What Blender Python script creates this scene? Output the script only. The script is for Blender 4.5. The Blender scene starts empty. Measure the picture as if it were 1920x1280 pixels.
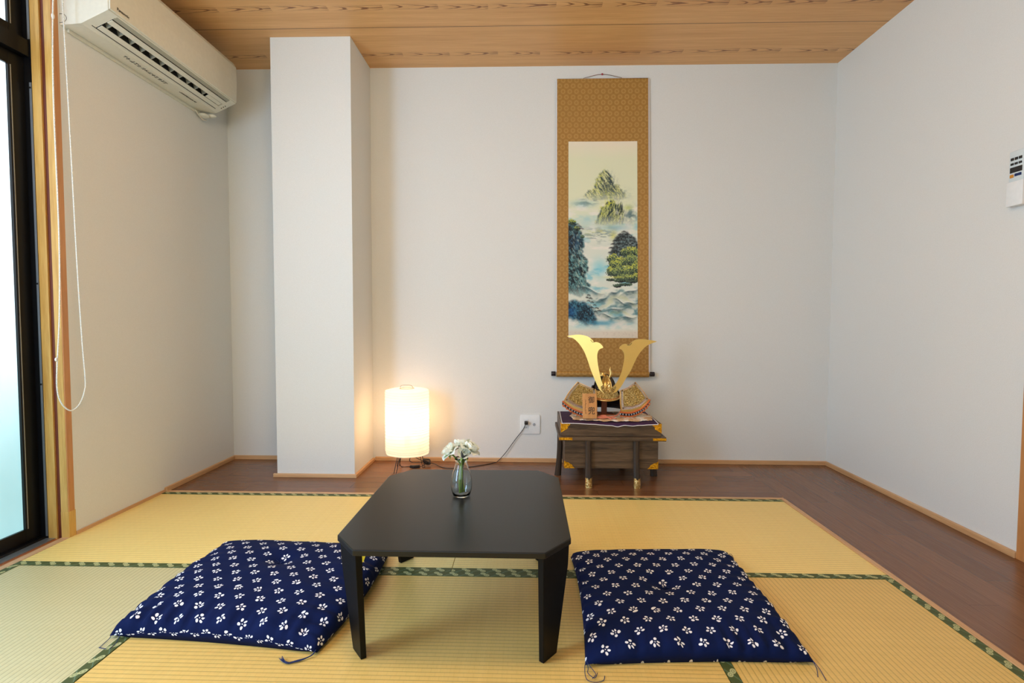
import bpy, bmesh, math, random
import numpy as np
from mathutils import Vector, Matrix, noise as mnoise

PI = math.pi
random.seed(7)
SC = bpy.context.scene
COL = SC.collection

# ------------------------------------------------------------------ camera
F_PX = 977.07
PITCH, YAW, ROLL, CAM_H = 0.0439, -0.0281, 0.0027, 0.8871
cam_data = bpy.data.cameras.new('camera')
cam_data.sensor_width = 36.0
cam_data.lens = F_PX / 1920 * 36.0
cam_data.clip_start = 0.02
cam = bpy.data.objects.new('camera', cam_data)
COL.objects.link(cam)
fwd = Vector((math.sin(YAW) * math.cos(PITCH), math.cos(YAW) * math.cos(PITCH), -math.sin(PITCH)))
rgt = Vector((math.cos(YAW), -math.sin(YAW), 0))
up = rgt.cross(fwd)
r2 = math.cos(ROLL) * rgt + math.sin(ROLL) * up
u2 = -math.sin(ROLL) * rgt + math.cos(ROLL) * up
cam.matrix_world = Matrix(((r2.x, u2.x, -fwd.x, 0), (r2.y, u2.y, -fwd.y, 0), (r2.z, u2.z, -fwd.z, CAM_H), (0, 0, 0, 1)))
SC.camera = cam

# ------------------------------------------------------------------ view, world, lights
SC.view_settings.view_transform = 'Standard'
SC.view_settings.look = 'None'
SC.view_settings.gamma = 1.0
SC.view_settings.use_curve_mapping = False
SC.view_settings.exposure = -0.12

world = bpy.data.worlds.new('world')
SC.world = world
world.use_nodes = True
world.node_tree.nodes['Background'].inputs[0].default_value = (0.75, 0.9, 1.0, 1)
world.node_tree.nodes['Background'].inputs[1].default_value = 1.0


def area_light(name, loc, direction, sx, sy, power, color, spread=PI):
    d = bpy.data.lights.new(name, 'AREA')
    d.shape = 'RECTANGLE'
    d.size, d.size_y = sx, sy
    d.energy = power
    d.color = color
    d.spread = spread
    o = bpy.data.objects.new(name, d)
    COL.objects.link(o)
    o.location = loc
    o.rotation_euler = Vector(direction).to_track_quat('-Z', 'Y').to_euler()
    return o


# daylight coming through the open half of the window beside the camera
area_light('window_daylight', (-1.93, 0.42, 1.15), (1, 0.22, -0.08), 0.9, 1.75, 50, (0.62, 0.91, 1.32))
# added cool fill light from a made-up window behind the camera
area_light('rear_fill_light', (-0.85, -1.62, 1.25), (0, 1, 0), 1.7, 1.3, 6.5, (0.76, 0.95, 1.12))
# bulb of the paper lantern
LAMP = Vector((-0.695, 3.0, 0))
bulb_l = bpy.data.lights.new('lantern_light', 'POINT')
bulb_l.energy = 2.4
bulb_l.color = (1.0, 0.62, 0.31)
bulb_l.shadow_soft_size = 0.035
blo = bpy.data.objects.new('lantern_light', bulb_l)
COL.objects.link(blo)
blo.location = LAMP + Vector((0, 0, 0.30))

# ------------------------------------------------------------------ node helpers


def new_mat(name):
    m = bpy.data.materials.new(name)
    m.use_nodes = True
    return m, m.node_tree, m.node_tree.nodes['Principled BSDF']


class X:
    """a socket with arithmetic"""
    nt = None

    def __init__(self, s):
        self.s = s

    @staticmethod
    def op(o, *a):
        n = X.nt.nodes.new('ShaderNodeMath')
        n.operation = o
        for i, v in enumerate(a):
            if isinstance(v, X):
                X.nt.links.new(v.s, n.inputs[i])
            else:
                n.inputs[i].default_value = v
        return X(n.outputs[0])

    def __add__(s, o): return X.op('ADD', s, o)
    def __radd__(s, o): return X.op('ADD', o, s)
    def __sub__(s, o): return X.op('SUBTRACT', s, o)
    def __rsub__(s, o): return X.op('SUBTRACT', o, s)
    def __mul__(s, o): return X.op('MULTIPLY', s, o)
    def __rmul__(s, o): return X.op('MULTIPLY', o, s)
    def __truediv__(s, o): return X.op('DIVIDE', s, o)
    def __lt__(s, o): return X.op('LESS_THAN', s, o)
    def __gt__(s, o): return X.op('GREATER_THAN', s, o)


def fmod(a, b): return X.op('FLOORED_MODULO', a, b)
def xsin(a): return X.op('SINE', a)
def xabs(a): return X.op('ABSOLUTE', a)
def xsqrt(a): return X.op('SQRT', a)
def xmax(a, b): return X.op('MAXIMUM', a, b)
def xmin(a, b): return X.op('MINIMUM', a, b)


def sstep(a, lo_, hi_):
    n = X.nt.nodes.new('ShaderNodeMapRange')
    n.interpolation_type = 'SMOOTHSTEP'
    X.nt.links.new(a.s, n.inputs[0])
    n.inputs[1].default_value = lo_
    n.inputs[2].default_value = hi_
    return X(n.outputs[0])


def coords(nt, kind='Object'):
    tc = nt.nodes.new('ShaderNodeTexCoord')
    sp = nt.nodes.new('ShaderNodeSeparateXYZ')
    nt.links.new(tc.outputs[kind], sp.inputs[0])
    return tc.outputs[kind], X(sp.outputs[0]), X(sp.outputs[1]), X(sp.outputs[2])


def combine(nt, x, y, z):
    c = nt.nodes.new('ShaderNodeCombineXYZ')
    for i, v in enumerate((x, y, z)):
        if isinstance(v, X):
            nt.links.new(v.s, c.inputs[i])
        else:
            c.inputs[i].default_value = v
    return c.outputs[0]


def tnoise(nt, vec, scale=5, detail=3, rough=0.5, dist=0.0):
    n = nt.nodes.new('ShaderNodeTexNoise')
    nt.links.new(vec, n.inputs['Vector'])
    n.inputs['Scale'].default_value = scale
    n.inputs['Detail'].default_value = detail
    n.inputs['Roughness'].default_value = rough
    n.inputs['Distortion'].default_value = dist
    return X(n.outputs[0])


def mixc(nt, fac, a, b):
    n = nt.nodes.new('ShaderNodeMix')
    n.data_type = 'RGBA'
    if isinstance(fac, X):
        nt.links.new(fac.s, n.inputs[0])
    else:
        n.inputs[0].default_value = fac
    for i, v in ((6, a), (7, b)):
        if isinstance(v, (tuple, list)):
            n.inputs[i].default_value = (*v[:3], 1)
        else:
            nt.links.new(v, n.inputs[i])
    return n.outputs[2]


def bump(nt, bs, h, strength=0.3, dist=0.01):
    b = nt.nodes.new('ShaderNodeBump')
    b.inputs['Strength'].default_value = strength
    b.inputs['Distance'].default_value = dist
    nt.links.new(h.s, b.inputs['Height'])
    nt.links.new(b.outputs[0], bs.inputs['Normal'])


def srgb(r, g, b):
    def f(c):
        c /= 255
        return c / 12.92 if c <= 0.04045 else ((c + 0.055) / 1.055) ** 2.4
    return (f(r), f(g), f(b))


def plain(name, col, rough=0.5, metal=0.0, nscale=60, namt=0.06, bmp=0.0, spec=0.5):
    m, nt, bs = new_mat(name)
    X.nt = nt
    v, x, y, z = coords(nt)
    n = tnoise(nt, v, nscale, 3)
    c = mixc(nt, n, tuple(k * (1 - namt) for k in col), tuple(min(1, k * (1 + namt)) for k in col))
    nt.links.new(c, bs.inputs['Base Color'])
    bs.inputs['Roughness'].default_value = rough
    bs.inputs['Metallic'].default_value = metal
    bs.inputs['Specular IOR Level'].default_value = spec
    if bmp:
        bump(nt, bs, n, bmp, 0.002)
    return m


def wood(name, c1, c2, rough=0.45, axis='x', scale=1.0, ring=26):
    """streaky wood with the grain along the given local axis"""
    m, nt, bs = new_mat(name)
    X.nt = nt
    v, x, y, z = coords(nt)
    k = 0.07
    s = {'x': (x * k, y, z), 'y': (x, y * k, z), 'z': (x, y, z * k)}[axis]
    vec = combine(nt, *s)
    n1 = tnoise(nt, vec, ring * scale, 4, 0.6, 0.4)
    n2 = tnoise(nt, vec, ring * 7 * scale, 2, 0.6)
    f = sstep(n1 * 0.7 + n2 * 0.3, 0.3, 0.7)
    nt.links.new(mixc(nt, f, c1, c2), bs.inputs['Base Color'])
    bs.inputs['Roughness'].default_value = rough
    bump(nt, bs, n2, 0.12, 0.002)
    return m


# ------------------------------------------------------------------ mesh helpers


def link(name, bm, mats, parent=None, smooth=False, loc=None, rotz=0):
    me = bpy.data.meshes.new(name)
    bmesh.ops.recalc_face_normals(bm, faces=bm.faces[:])
    bm.to_mesh(me)
    bm.free()
    if not isinstance(mats, (list, tuple)):
        mats = [mats]
    for mm in mats:
        me.materials.append(mm)
    if smooth:
        for p in me.polygons:
            p.use_smooth = True
        if smooth != 'all':
            try:
                me.set_sharp_from_angle(angle=math.radians(smooth if smooth is not True else 40))
            except Exception:
                pass
    o = bpy.data.objects.new(name, me)
    COL.objects.link(o)
    if loc is not None:
        o.location = loc
    o.rotation_euler.z = rotz
    if parent is not None:
        o.parent = parent
    return o


def local(o, parent):
    """parent an object whose mesh is in world coordinates under a moved Empty"""
    o.parent = parent
    o.matrix_parent_inverse = parent_inv(parent)
    return o


def parent_inv(p):
    return (Matrix.Translation(p.location) @ p.rotation_euler.to_matrix().to_4x4()).inverted()


def tag(o, label=None, cat=None, group=None, kind=None):
    if label: o['label'] = label
    if cat: o['category'] = cat
    if group: o['group'] = group
    if kind: o['kind'] = kind
    return o


def thing(name, label, cat, loc=(0, 0, 0), rz=0, group=None):
    o = bpy.data.objects.new(name, None)
    COL.objects.link(o)
    o.empty_display_size = 0.05
    o.location = loc
    o.rotation_euler.z = rz
    return tag(o, label, cat, group)


def box(bm, lo_, hi_, bevel=0.0, mi=0):
    t = bmesh.new()
    bmesh.ops.create_cube(t, size=1)
    for v in t.verts:
        v.co = Vector([lo_[i] + (v.co[i] + 0.5) * (hi_[i] - lo_[i]) for i in range(3)])
    if bevel:
        bmesh.ops.bevel(t, geom=t.edges[:], offset=bevel, segments=2, affect='EDGES', profile=0.5)
    merge(bm, t, mi)


def merge(bm, t, mi=0):
    vm = {}
    for v in t.verts:
        vm[v] = bm.verts.new(v.co)
    for f in t.faces:
        try:
            nf = bm.faces.new([vm[v] for v in f.verts])
            nf.material_index = mi if mi else f.material_index
            nf.smooth = f.smooth
        except ValueError:
            pass
    t.free()


def prism(bm, pts, ext, mi=0, bevel=0.0):
    """pts: list of 3D points of one planar polygon, ext: extrusion vector"""
    t = bmesh.new()
    ext = Vector(ext)
    a = [t.verts.new(Vector(p)) for p in pts]
    b = [t.verts.new(Vector(p) + ext) for p in pts]
    n = len(pts)
    t.faces.new(a)
    t.faces.new(b[::-1])
    for i in range(n):
        t.faces.new([a[i], b[i], b[(i + 1) % n], a[(i + 1) % n]])
    bmesh.ops.recalc_face_normals(t, faces=t.faces[:])
    if bevel:
        bmesh.ops.bevel(t, geom=t.edges[:], offset=bevel, segments=2, affect='EDGES', profile=0.5)
    bmesh.ops.triangulate(t, faces=[f for f in t.faces if len(f.verts) > 4])
    merge(bm, t, mi)


def catmull(pts, n=8, closed=False):
    P = [Vector(p) for p in pts]
    out = []
    m = len(P)
    rng = m if closed else m - 1
    for i in range(rng):
        if closed:
            p0, p1, p2, p3 = P[i - 1], P[i], P[(i + 1) % m], P[(i + 2) % m]
        else:
            p0, p1, p2, p3 = P[max(i - 1, 0)], P[i], P[i + 1], P[min(i + 2, m - 1)]
        for k in range(n):
            t = k / n
            out.append(0.5 * ((2 * p1) + (p2 - p0) * t + (2 * p0 - 5 * p1 + 4 * p2 - p3) * t * t + (3 * p1 - p0 - 3 * p2 + p3) * t ** 3))
    if not closed:
        out.append(P[-1])
    return out


def tube(bm, pts, r, seg=8, mi=0, closed=False, cap=True):
    P = [Vector(p) for p in pts]
    n = len(P)
    R = r if isinstance(r, (list, tuple)) else [r] * n
    rings = []
    prev = None
    for i in range(n):
        if closed:
            d = P[(i + 1) % n] - P[i - 1]
        else:
            d = P[min(i + 1, n - 1)] - P[max(i - 1, 0)]
        if d.length < 1e-9:
            d = Vector((0, 0, 1))
        d.normalize()
        if prev is None:
            a = d.orthogonal().normalized()
        else:
            a = prev - d * prev.dot(d)
            a = a.normalized() if a.length > 1e-6 else d.orthogonal().normalized()
        prev = a
        b = d.cross(a)
        rings.append([bm.verts.new(P[i] + (a * math.cos(2 * PI * k / seg) + b * math.sin(2 * PI * k / seg)) * R[i]) for k in range(seg)])
    rr = n if closed else n - 1
    for i in range(rr):
        A, B = rings[i], rings[(i + 1) % n]
        for k in range(seg):
            f = bm.faces.new([A[k], A[(k + 1) % seg], B[(k + 1) % seg], B[k]])
            f.material_index = mi
            f.smooth = True
    if cap and not closed:
        for rg in (rings[0][::-1], rings[-1]):
            f = bm.faces.new(rg)
            f.material_index = mi


def lathe(bm, prof, c=(0, 0, 0), seg=32, mi=0, a0=0, a1=2 * PI):
    c = Vector(c)
    full = abs(a1 - a0 - 2 * PI) < 1e-6
    rings = []
    cnt = seg if full else seg + 1
    for r, z in prof:
        if r < 1e-6 and full:
            rings.append([bm.verts.new(c + Vector((0, 0, z)))])
        else:
            rings.append([bm.verts.new(c + Vector((r * math.cos(a0 + (a1 - a0) * k / seg), r * math.sin(a0 + (a1 - a0) * k / seg), z))) for k in range(cnt)])
    for A, B in zip(rings, rings[1:]):
        for k in range(seg):
            k2 = (k + 1) % cnt
            if len(A) == 1 and len(B) == 1:
                continue
            if len(A) == 1:
                f = bm.faces.new([A[0], B[k2], B[k]])
            elif len(B) == 1:
                f = bm.faces.new([A[k], A[k2], B[0]])
            else:
                f = bm.faces.new([A[k], A[k2], B[k2], B[k]])
            f.material_index = mi
            f.smooth = True


def ball(bm, c, r, u=10, v=7, mi=0, sc=(1, 1, 1)):
    t = bmesh.new()
    bmesh.ops.create_uvsphere(t, u_segments=u, v_segments=v, radius=r)
    for w in t.verts:
        w.co = Vector(c) + Vector((w.co.x * sc[0], w.co.y * sc[1], w.co.z * sc[2]))
    for f in t.faces:
        f.smooth = True
    merge(bm, t, mi)


def grid(bm, fn, nu, nv, mi=0):
    V = [[bm.verts.new(Vector(fn(i / nu, j / nv))) for j in range(nv + 1)] for i in range(nu + 1)]
    for i in range(nu):
        for j in range(nv):
            f = bm.faces.new([V[i][j], V[i + 1][j], V[i + 1][j + 1], V[i][j + 1]])
            f.material_index = mi
            f.smooth = True
    return V


def text_mesh(body, size):
    cu = bpy.data.curves.new('lettering', 'FONT')
    cu.body = body
    cu.size = size
    cu.align_x = 'CENTER'
    cu.align_y = 'CENTER'
    cu.extrude = 0.0004
    o = bpy.data.objects.new('lettering', cu)
    COL.objects.link(o)
    dg = bpy.context.evaluated_depsgraph_get()
    me = bpy.data.meshes.new_from_object(o.evaluated_get(dg))
    bpy.data.objects.remove(o)
    return me


# ------------------------------------------------------------------ room numbers
L, R, D, H = -1.841, 1.8315, 3.201, 2.4
TY = 2.567          # far edge of the tatami
TX = 1.257          # right edge of the tatami
BACK = -1.7

# ------------------------------------------------------------------ materials
def wallpaper():
    m, nt, bs = new_mat('wallpaper')
    X.nt = nt
    v, x, y, z = coords(nt)
    n = tnoise(nt, v, 260, 3, 0.6)
    n2 = tnoise(nt, v, 3, 2)
    nt.links.new(mixc(nt, n, srgb(219, 219, 215), srgb(232, 232, 229)), bs.inputs['Base Color'])
    bs.inputs['Roughness'].default_value = 0.8
    bs.inputs['Specular IOR Level'].default_value = 0.25
    bump(nt, bs, n, 0.25, 0.0015)
    return m


M_WALL = wallpaper()


def ceiling_mat():
    m, nt, bs = new_mat('cedar_ceiling')
    X.nt = nt
    v, x, y, z = coords(nt)
    W = 0.455
    pv = fmod(y - 2.763 + 4 * W, W)            # 0..W inside a board
    plank = X.op('FLOOR', (y - 2.763 + 4 * W) / W)
    seam = (pv < 0.004)
    fine = tnoise(nt, combine(nt, x * 1.2, y * 60, plank * 3.1), 4, 5, 0.7)
    broad = tnoise(nt, combine(nt, x * 0.35, y * 9, plank * 7.7), 2.5, 3, 0.5)
    # flame grain down the middle of each board
    d = (pv - (0.62 * W)) + (tnoise(nt, combine(nt, x * 1.3, plank * 5.0, 0.0), 1.6, 2) - 0.5) * 0.05
    cell = fmod(x + tnoise(nt, combine(nt, x * 0.9, plank * 3.0, 2.0), 3, 2) * 0.35, 0.27)
    par = cell + d * d * 260.0
    wob = tnoise(nt, combine(nt, x * 5, y * 40, 0.0), 3, 3) * 0.06
    rings = xsin((par + wob) * 58.0)
    band = 1.0 - sstep(xabs(d), 0.012, 0.034)
    flame = sstep(rings, 0.45, 0.98) * band * sstep(cell, 0.0, 0.09)
    core = (1.0 - sstep(xabs(d), 0.002, 0.009)) * sstep(cell, 0.19, 0.26) * 0.8
    fac = xmin(xmax(flame, core) * 0.85, 1.0)
    base = mixc(nt, sstep(fine * 0.6 + broad * 0.4, 0.3, 0.72), srgb(206, 150, 92), srgb(232, 182, 122))
    c = mixc(nt, fac, base, srgb(120, 62, 24))
    c = mixc(nt, seam, c, srgb(84, 44, 16))
    nt.links.new(c, bs.inputs['Base Color'])
    bs.inputs['Roughness'].default_value = 0.42
    return m


def boards_mat(name, along_y=False):
    m, nt, bs = new_mat(name)
    X.nt = nt
    v, x, y, z = coords(nt)
    a, b = (y, x) if along_y else (x, y)
    W = 0.092
    row = X.op('FLOOR', b / W)
    pv = fmod(b, W)
    off = fmod(row * 0.377, 0.91)
    pu = fmod(a + off, 0.91)
    seam = xmax(pv < 0.0018, pu < 0.0018)
    tone = X(nt.nodes.new('ShaderNodeTexWhiteNoise').outputs[0])
    wn = tone.s.node
    nt.links.new(combine(nt, row, X.op('FLOOR', (a + off) / 0.91), 0.0), wn.inputs['Vector'])
    grain = tnoise(nt, combine(nt, a * 2.5, b * 60, tone * 5.0), 3, 5, 0.65)
    f = sstep(grain * 0.75 + tone * 0.25, 0.25, 0.8)
    c = mixc(nt, f, srgb(110, 70, 44), srgb(136, 92, 62))
    c = mixc(nt, seam * 0.6, c, srgb(60, 36, 20))
    nt.links.new(c, bs.inputs['Base Color'])
    bs.inputs['Roughness'].default_value = 0.27
    bs.inputs['Specular IOR Level'].default_value = 0.5
    return m


def tatami_mat(name, c_hi, c_lo):
    """rush weave, ridges along local x"""
    m, nt, bs = new_mat(name)
    X.nt = nt
    v, x, y, z = coords(nt)
    P = 0.0152
    row = X.op('FLOOR', y / P)
    ph = fmod(y, P) / P
    ridge = xsin(ph * PI)                       # 0 in the groove, 1 on the ridge
    groove = 1.0 - sstep(ridge, 0.0, 0.5)
    stalk = tnoise(nt, combine(nt, x * 900, row * 1.7, 0.0), 1, 2, 0.5)
    warp = xabs(xsin((x / 0.024 + fmod(row, 2.0) * 0.5) * PI))
    weft = (1.0 - sstep(warp, 0.0, 0.25)) * 0.22
    big = tnoise(nt, combine(nt, x * 1.5, y * 1.5, 0.0), 2.2, 3)
    streak = tnoise(nt, combine(nt, x * 45, y * 1.2, 1.0), 1.0, 3)
    f = xmin(xmax(stalk * 0.35 + big * 0.35 + streak * 0.5 - 0.1, 0.0), 1.0)
    c = mixc(nt, f, c_lo, c_hi)
    dark = tuple(k * 0.52 for k in c_lo)
    c = mixc(nt, xmin(groove * 0.62 + weft * 0.5, 1.0), c, dark)
    nt.links.new(c, bs.inputs['Base Color'])
    bs.inputs['Roughness'].default_value = 0.42
    bs.inputs['Specular IOR Level'].default_value = 0.5
    bump(nt, bs, ridge + stalk * 0.3 - weft, 0.25, 0.0012)
    return m


def border_mat():
    """green brocade edging, pattern along local x, centred on y = 0"""
    m, nt, bs = new_mat('green_brocade')
    X.nt = nt
    v, u, w, _ = coords(nt, 'UV')
    Pp = 0.054
    p = fmod(u, Pp) - Pp / 2

    def oval(cx, cy, rx, ry):
        a = (p - cx) / rx
        b = (w - cy) / ry
        # tilt
        r = xsqrt(a * a + b * b + a * b * 0.5)
        return r
    o1, o2 = oval(-0.010, 0.0045, 0.0095, 0.0062), oval(0.003, -0.004, 0.0105, 0.0066)
    petal = 0.0
    ring = xmax((o1 < 1.0) * (0.45 + 0.55 * sstep(xsin(o1 * 11.0), 0.0, 0.5)), (o2 < 1.0) * (0.45 + 0.55 * sstep(xsin(o2 * 11.0), 0.0, 0.5)))
    s = fmod(u + Pp * 0.25 - w * 1.9, Pp) - Pp / 2
    streak = (xabs(s) < 0.0022) * 0.75
    s2 = xabs(xabs(s) - 0.006) < 0.0009
    n = tnoise(nt, v, 900, 2)
    base = mixc(nt, n, srgb(52, 62, 24), srgb(86, 96, 46))
    c = mixc(nt, streak, base, srgb(104, 130, 104))
    c = mixc(nt, s2 * 0.4, c, srgb(96, 112, 60))
    c = mixc(nt, ring * 0.85, c, srgb(206, 204, 146))
    nt.links.new(c, bs.inputs['Base Color'])
    bs.inputs['Roughness'].default_value = 0.6
    return m


def cushion_mat():
    m, nt, bs = new_mat('indigo_plum_print')
    X.nt = nt
    v, u, w, _ = coords(nt, 'UV')
    A, B = 0.0640, 0.0900
    wob = tnoise(nt, v, 14, 1)
    tot = None
    for k in (0, 1):
        px = fmod(u + (A / 2) * k, A) - A / 2
        py = fmod(w + (B / 2) * k, B) - B / 2
        rot = wob * 5.0 + k
        r = xsqrt(px * px + py * py)
        th = X.op('ARCTAN2', py, px) + rot
        t5 = fmod(th, 2 * PI / 5) - PI / 5
        qx = r * X.op('COSINE', t5)
        qy = r * xsin(t5)
        a = (qx - 0.0094) / 0.0044
        b = qy / 0.0035
        petal = 1.0 - sstep(a * a + b * b, 0.82, 1.18)
        dot = (r < 0.0016)
        f = xmax(petal, dot)
        tot = f if tot is None else xmax(tot, f)
    weave = tnoise(nt, v, 2500, 1)
    base = mixc(nt, weave, srgb(4, 15, 52), srgb(9, 27, 76))
    c = mixc(nt, tot, base, srgb(240, 238, 242))
    nt.links.new(c, bs.inputs['Base Color'])
    bs.inputs['Roughness'].default_value = 0.85
    bs.inputs['Specular IOR Level'].default_value = 0.15
    return m


def brocade_gold():
    m, nt, bs = new_mat('ochre_brocade')
    X.nt = nt
    v, x, y, z = coords(nt)
    A, B = 0.0400, 0.0330 * 2
    best = None
    for k in (0, 1):
        px = fmod(x + A / 2 * k, A) - A / 2
        py = fmod(z + B / 2 * k, B) - B / 2
        r = xsqrt(px * px + py * py)
        best = r if best is None else xmin(best, r)
    ring = sstep(1.0 - xabs(best - 0.0105) / 0.0042, 0.15, 0.8)
    dots = sstep(1.0 - xabs(best - 0.0035) / 0.003, 0.2, 0.9) * 0.25
    hexl = sstep(best, 0.0178, 0.0205) * 0.45
    n = tnoise(nt, v, 700, 2)
    n2 = tnoise(nt, v, 4, 2)
    base = mixc(nt, n, srgb(156, 112, 48), srgb(178, 132, 64))
    c = mixc(nt, ring * 0.42 * (0.5 + n2 * 0.8) , base, srgb(204, 164, 96))
    c = mixc(nt, hexl * 0.6, c, srgb(132, 88, 30))
    nt.links.new(c, bs.inputs['Base Color'])
    bs.inputs['Roughness'].default_value = 0.55
    return m


def gold(name, col=(0.83, 0.55, 0.16), rough=0.3, emb=0.0, scale=120, dark=(0.16, 0.08, 0.02)):
    m, nt, bs = new_mat(name)
    X.nt = nt
    v, x, y, z = coords(nt)
    if emb:
        vo = nt.nodes.new('ShaderNodeTexVoronoi')
        vo.feature = 'SMOOTH_F1'
        vo.inputs['Scale'].default_value = scale
        n0 = tnoise(nt, v, scale * 0.6, 3, 0.6, 2.0)
        add = nt.nodes.new('ShaderNodeVectorMath')
        add.operation = 'MULTIPLY_ADD'
        nt.links.new(combine(nt, n0, n0, n0), add.inputs[0])
        add.inputs[1].default_value = (0.012, 0.02, 0.012)
        nt.links.new(v, add.inputs[2])
        nt.links.new(add.outputs[0], vo.inputs['Vector'])
        h = sstep(X(vo.outputs[0]), 0.1, 0.75)
        c = mixc(nt, h, col, dark)
        nt.links.new(c, bs.inputs['Base Color'])
        bump(nt, bs, 1.0 - h + n0 * 0.5, emb, 0.004)
    else:
        n = tnoise(nt, v, 30, 2)
        nt.links.new(mixc(nt, n, tuple(k * 0.95 for k in col), col), bs.inputs['Base Color'])
    bs.inputs['Metallic'].default_value = 1.0
    bs.inputs['Roughness'].default_value = rough
    return m


M_CEIL = ceiling_mat()
M_BOARD_X = boards_mat('brown_floorboards')
M_BOARD_Y = boards_mat('brown_floorboards_lengthwise', True)
M_TAT = tatami_mat('rush_weave', srgb(255, 229, 148), srgb(243, 208, 124))
M_TAT_R = tatami_mat('golden_rush_weave', srgb(236, 200, 120), srgb(212, 174, 92))
M_TAT_LIT = tatami_mat('window_lit_rush_weave', srgb(214, 203, 158), srgb(196, 184, 134))  # same rush, with the cool window light painted in as a paler tone
M_BORD = border_mat()
M_CUSH = cushion_mat()
M_BROC = brocade_gold()
M_TRIM = wood('honey_wood_trim', srgb(196, 146, 98), srgb(220, 176, 128), 0.4, 'x')
M_TRIM_Y = wood('honey_wood_trim_lengthwise', srgb(196, 146, 98), srgb(220, 176, 128), 0.4, 'y')
M_POST = wood('yellow_pine_post', srgb(188, 138, 62), srgb(222, 178, 98), 0.4, 'z')
M_POST_O = wood('orange_and_shaded_post', srgb(186, 124, 70), srgb(206, 148, 92), 0.4, 'z')  # right posts' own orange; on the left window post, painted shade
M_GROOVE = wood('red_brown_groove', srgb(92, 34, 12), srgb(116, 48, 18), 0.5, 'z')
M_SILL = wood('window_sill_wood', srgb(190, 146, 108), srgb(214, 172, 134), 0.45, 'y')
M_SILL_O = wood('sill_groove_wood', srgb(140, 70, 24), srgb(170, 92, 36), 0.5, 'y')
M_BLACK = plain('black_aluminium', (0.004, 0.004, 0.005), 0.35, 0.0, spec=0.3)
M_ALU = plain('grey_aluminium', (0.42, 0.45, 0.50), 0.35, 0.8)
M_TABLE = plain('black_table_lacquer', (0.0045, 0.0045, 0.0048), 0.31, 0.0, 400, 0.15, 0.04, 0.38)
M_TLEG = plain('black_table_leg_paint', (0.0040, 0.0040, 0.0046), 0.45, 0.0, 400, 0.15, 0.04, 0.14)
M_ACW = plain('ivory_plastic', srgb(226, 222, 206), 0.4)
M_ACG = plain('grey_plastic_strip', srgb(168, 164, 146), 0.45)
M_DARKGREY = plain('dark_interior', (0.02, 0.018, 0.014), 0.6)
M_INK = plain('dark_lettering', (0.015, 0.013, 0.012), 0.6)
M_WHITEP = plain('white_plastic', srgb(236, 238, 238), 0.35)
M_CORD = plain('black_cord', (0.012, 0.009, 0.008), 0.4)
M_KIRI = wood('burnt_paulownia', srgb(42, 28, 18), srgb(108, 84, 60), 0.5, 'x', 1.2, 30)
M_KIRI_Z = wood('dark_burnt_leg_wood', srgb(34, 24, 16), srgb(66, 50, 36), 0.5, 'z', 1.2, 30)
M_GOLDFIT = gold('orange_gold_fitting', (0.90, 0.46, 0.03), 0.42, 0.5, 160, (0.55, 0.24, 0.01))
M_GOLDSAB = gold('gold_leg_cap', (0.92, 0.70, 0.32), 0.35, 0.4, 120, (0.5, 0.3, 0.08))
M_GOLD = gold('gilt_metal', (0.80, 0.55, 0.20), 0.28)
M_HORN = gold('satin_gold_horn', (0.99, 0.69, 0.22), 0.36)
M_EMB = gold('embossed_gold', (1.0, 0.80, 0.34), 0.24, 0.8, 210, (0.36, 0.21, 0.04))
M_SILV = gold('silver_border', (0.86, 0.78, 0.70), 0.35, 0.5, 420, (0.36, 0.27, 0.2))
M_HBLACK = plain('black_lacquer', (0.012, 0.008, 0.014), 0.3)
M_PURPLE = plain('purple_cloth', srgb(58, 24, 62), 0.85, 0, 300, 0.2)
M_CLOTHW = plain('white_cloth_edge', srgb(236, 230, 232), 0.8)
M_BRAID = plain('orange_braid', srgb(206, 104, 48), 0.7, 0, 600, 0.3, 0.4)
M_PINKCORD = plain('salmon_cord', srgb(222, 128, 96), 0.7, 0, 600, 0.25, 0.4)
M_LACEW = plain('white_lacing', srgb(226, 216, 214), 0.6)
M_PLAQ = wood('orange_plaque_wood', srgb(198, 134, 76), srgb(224, 164, 100), 0.5, 'z')
M_GREEN = plain('flower_stem_green', srgb(132, 160, 62), 0.5, 0, 80, 0.25)
M_LEAF = plain('sepal_green', srgb(150, 170, 92), 0.5, 0, 80, 0.25)
M_NAVYT = plain('navy_thread', srgb(24, 42, 92), 0.8)
M_YELLOW = plain('yellow_fabric_tag', srgb(214, 196, 30), 0.7)


def petal_mat():
    m, nt, bs = new_mat('cream_petal')
    X.nt = nt
    v, u, w, _ = coords(nt, 'UV')
    v2, x, y, z = coords(nt)
    n = tnoise(nt, v2, 60, 3)
    nt.links.new(mixc(nt, n, srgb(248, 249, 236), srgb(255, 255, 250)), bs.inputs['Base Color'])
    bs.inputs['Roughness'].default_value = 0.6
    bs.inputs['Subsurface Weight'].default_value = 0.0
    tr = nt.nodes.new('ShaderNodeBsdfTranslucent')
    tr.inputs[0].default_value = (*srgb(250, 250, 230), 1)
    mx = nt.nodes.new('ShaderNodeMixShader')
    mx.inputs[0].default_value = 0.3
    nt.links.new(bs.outputs[0], mx.inputs[1])
    nt.links.new(tr.outputs[0], mx.inputs[2])
    nt.links.new(mx.outputs[0], nt.nodes['Material Output'].inputs[0])
    return m


M_PETAL = petal_mat()


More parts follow.
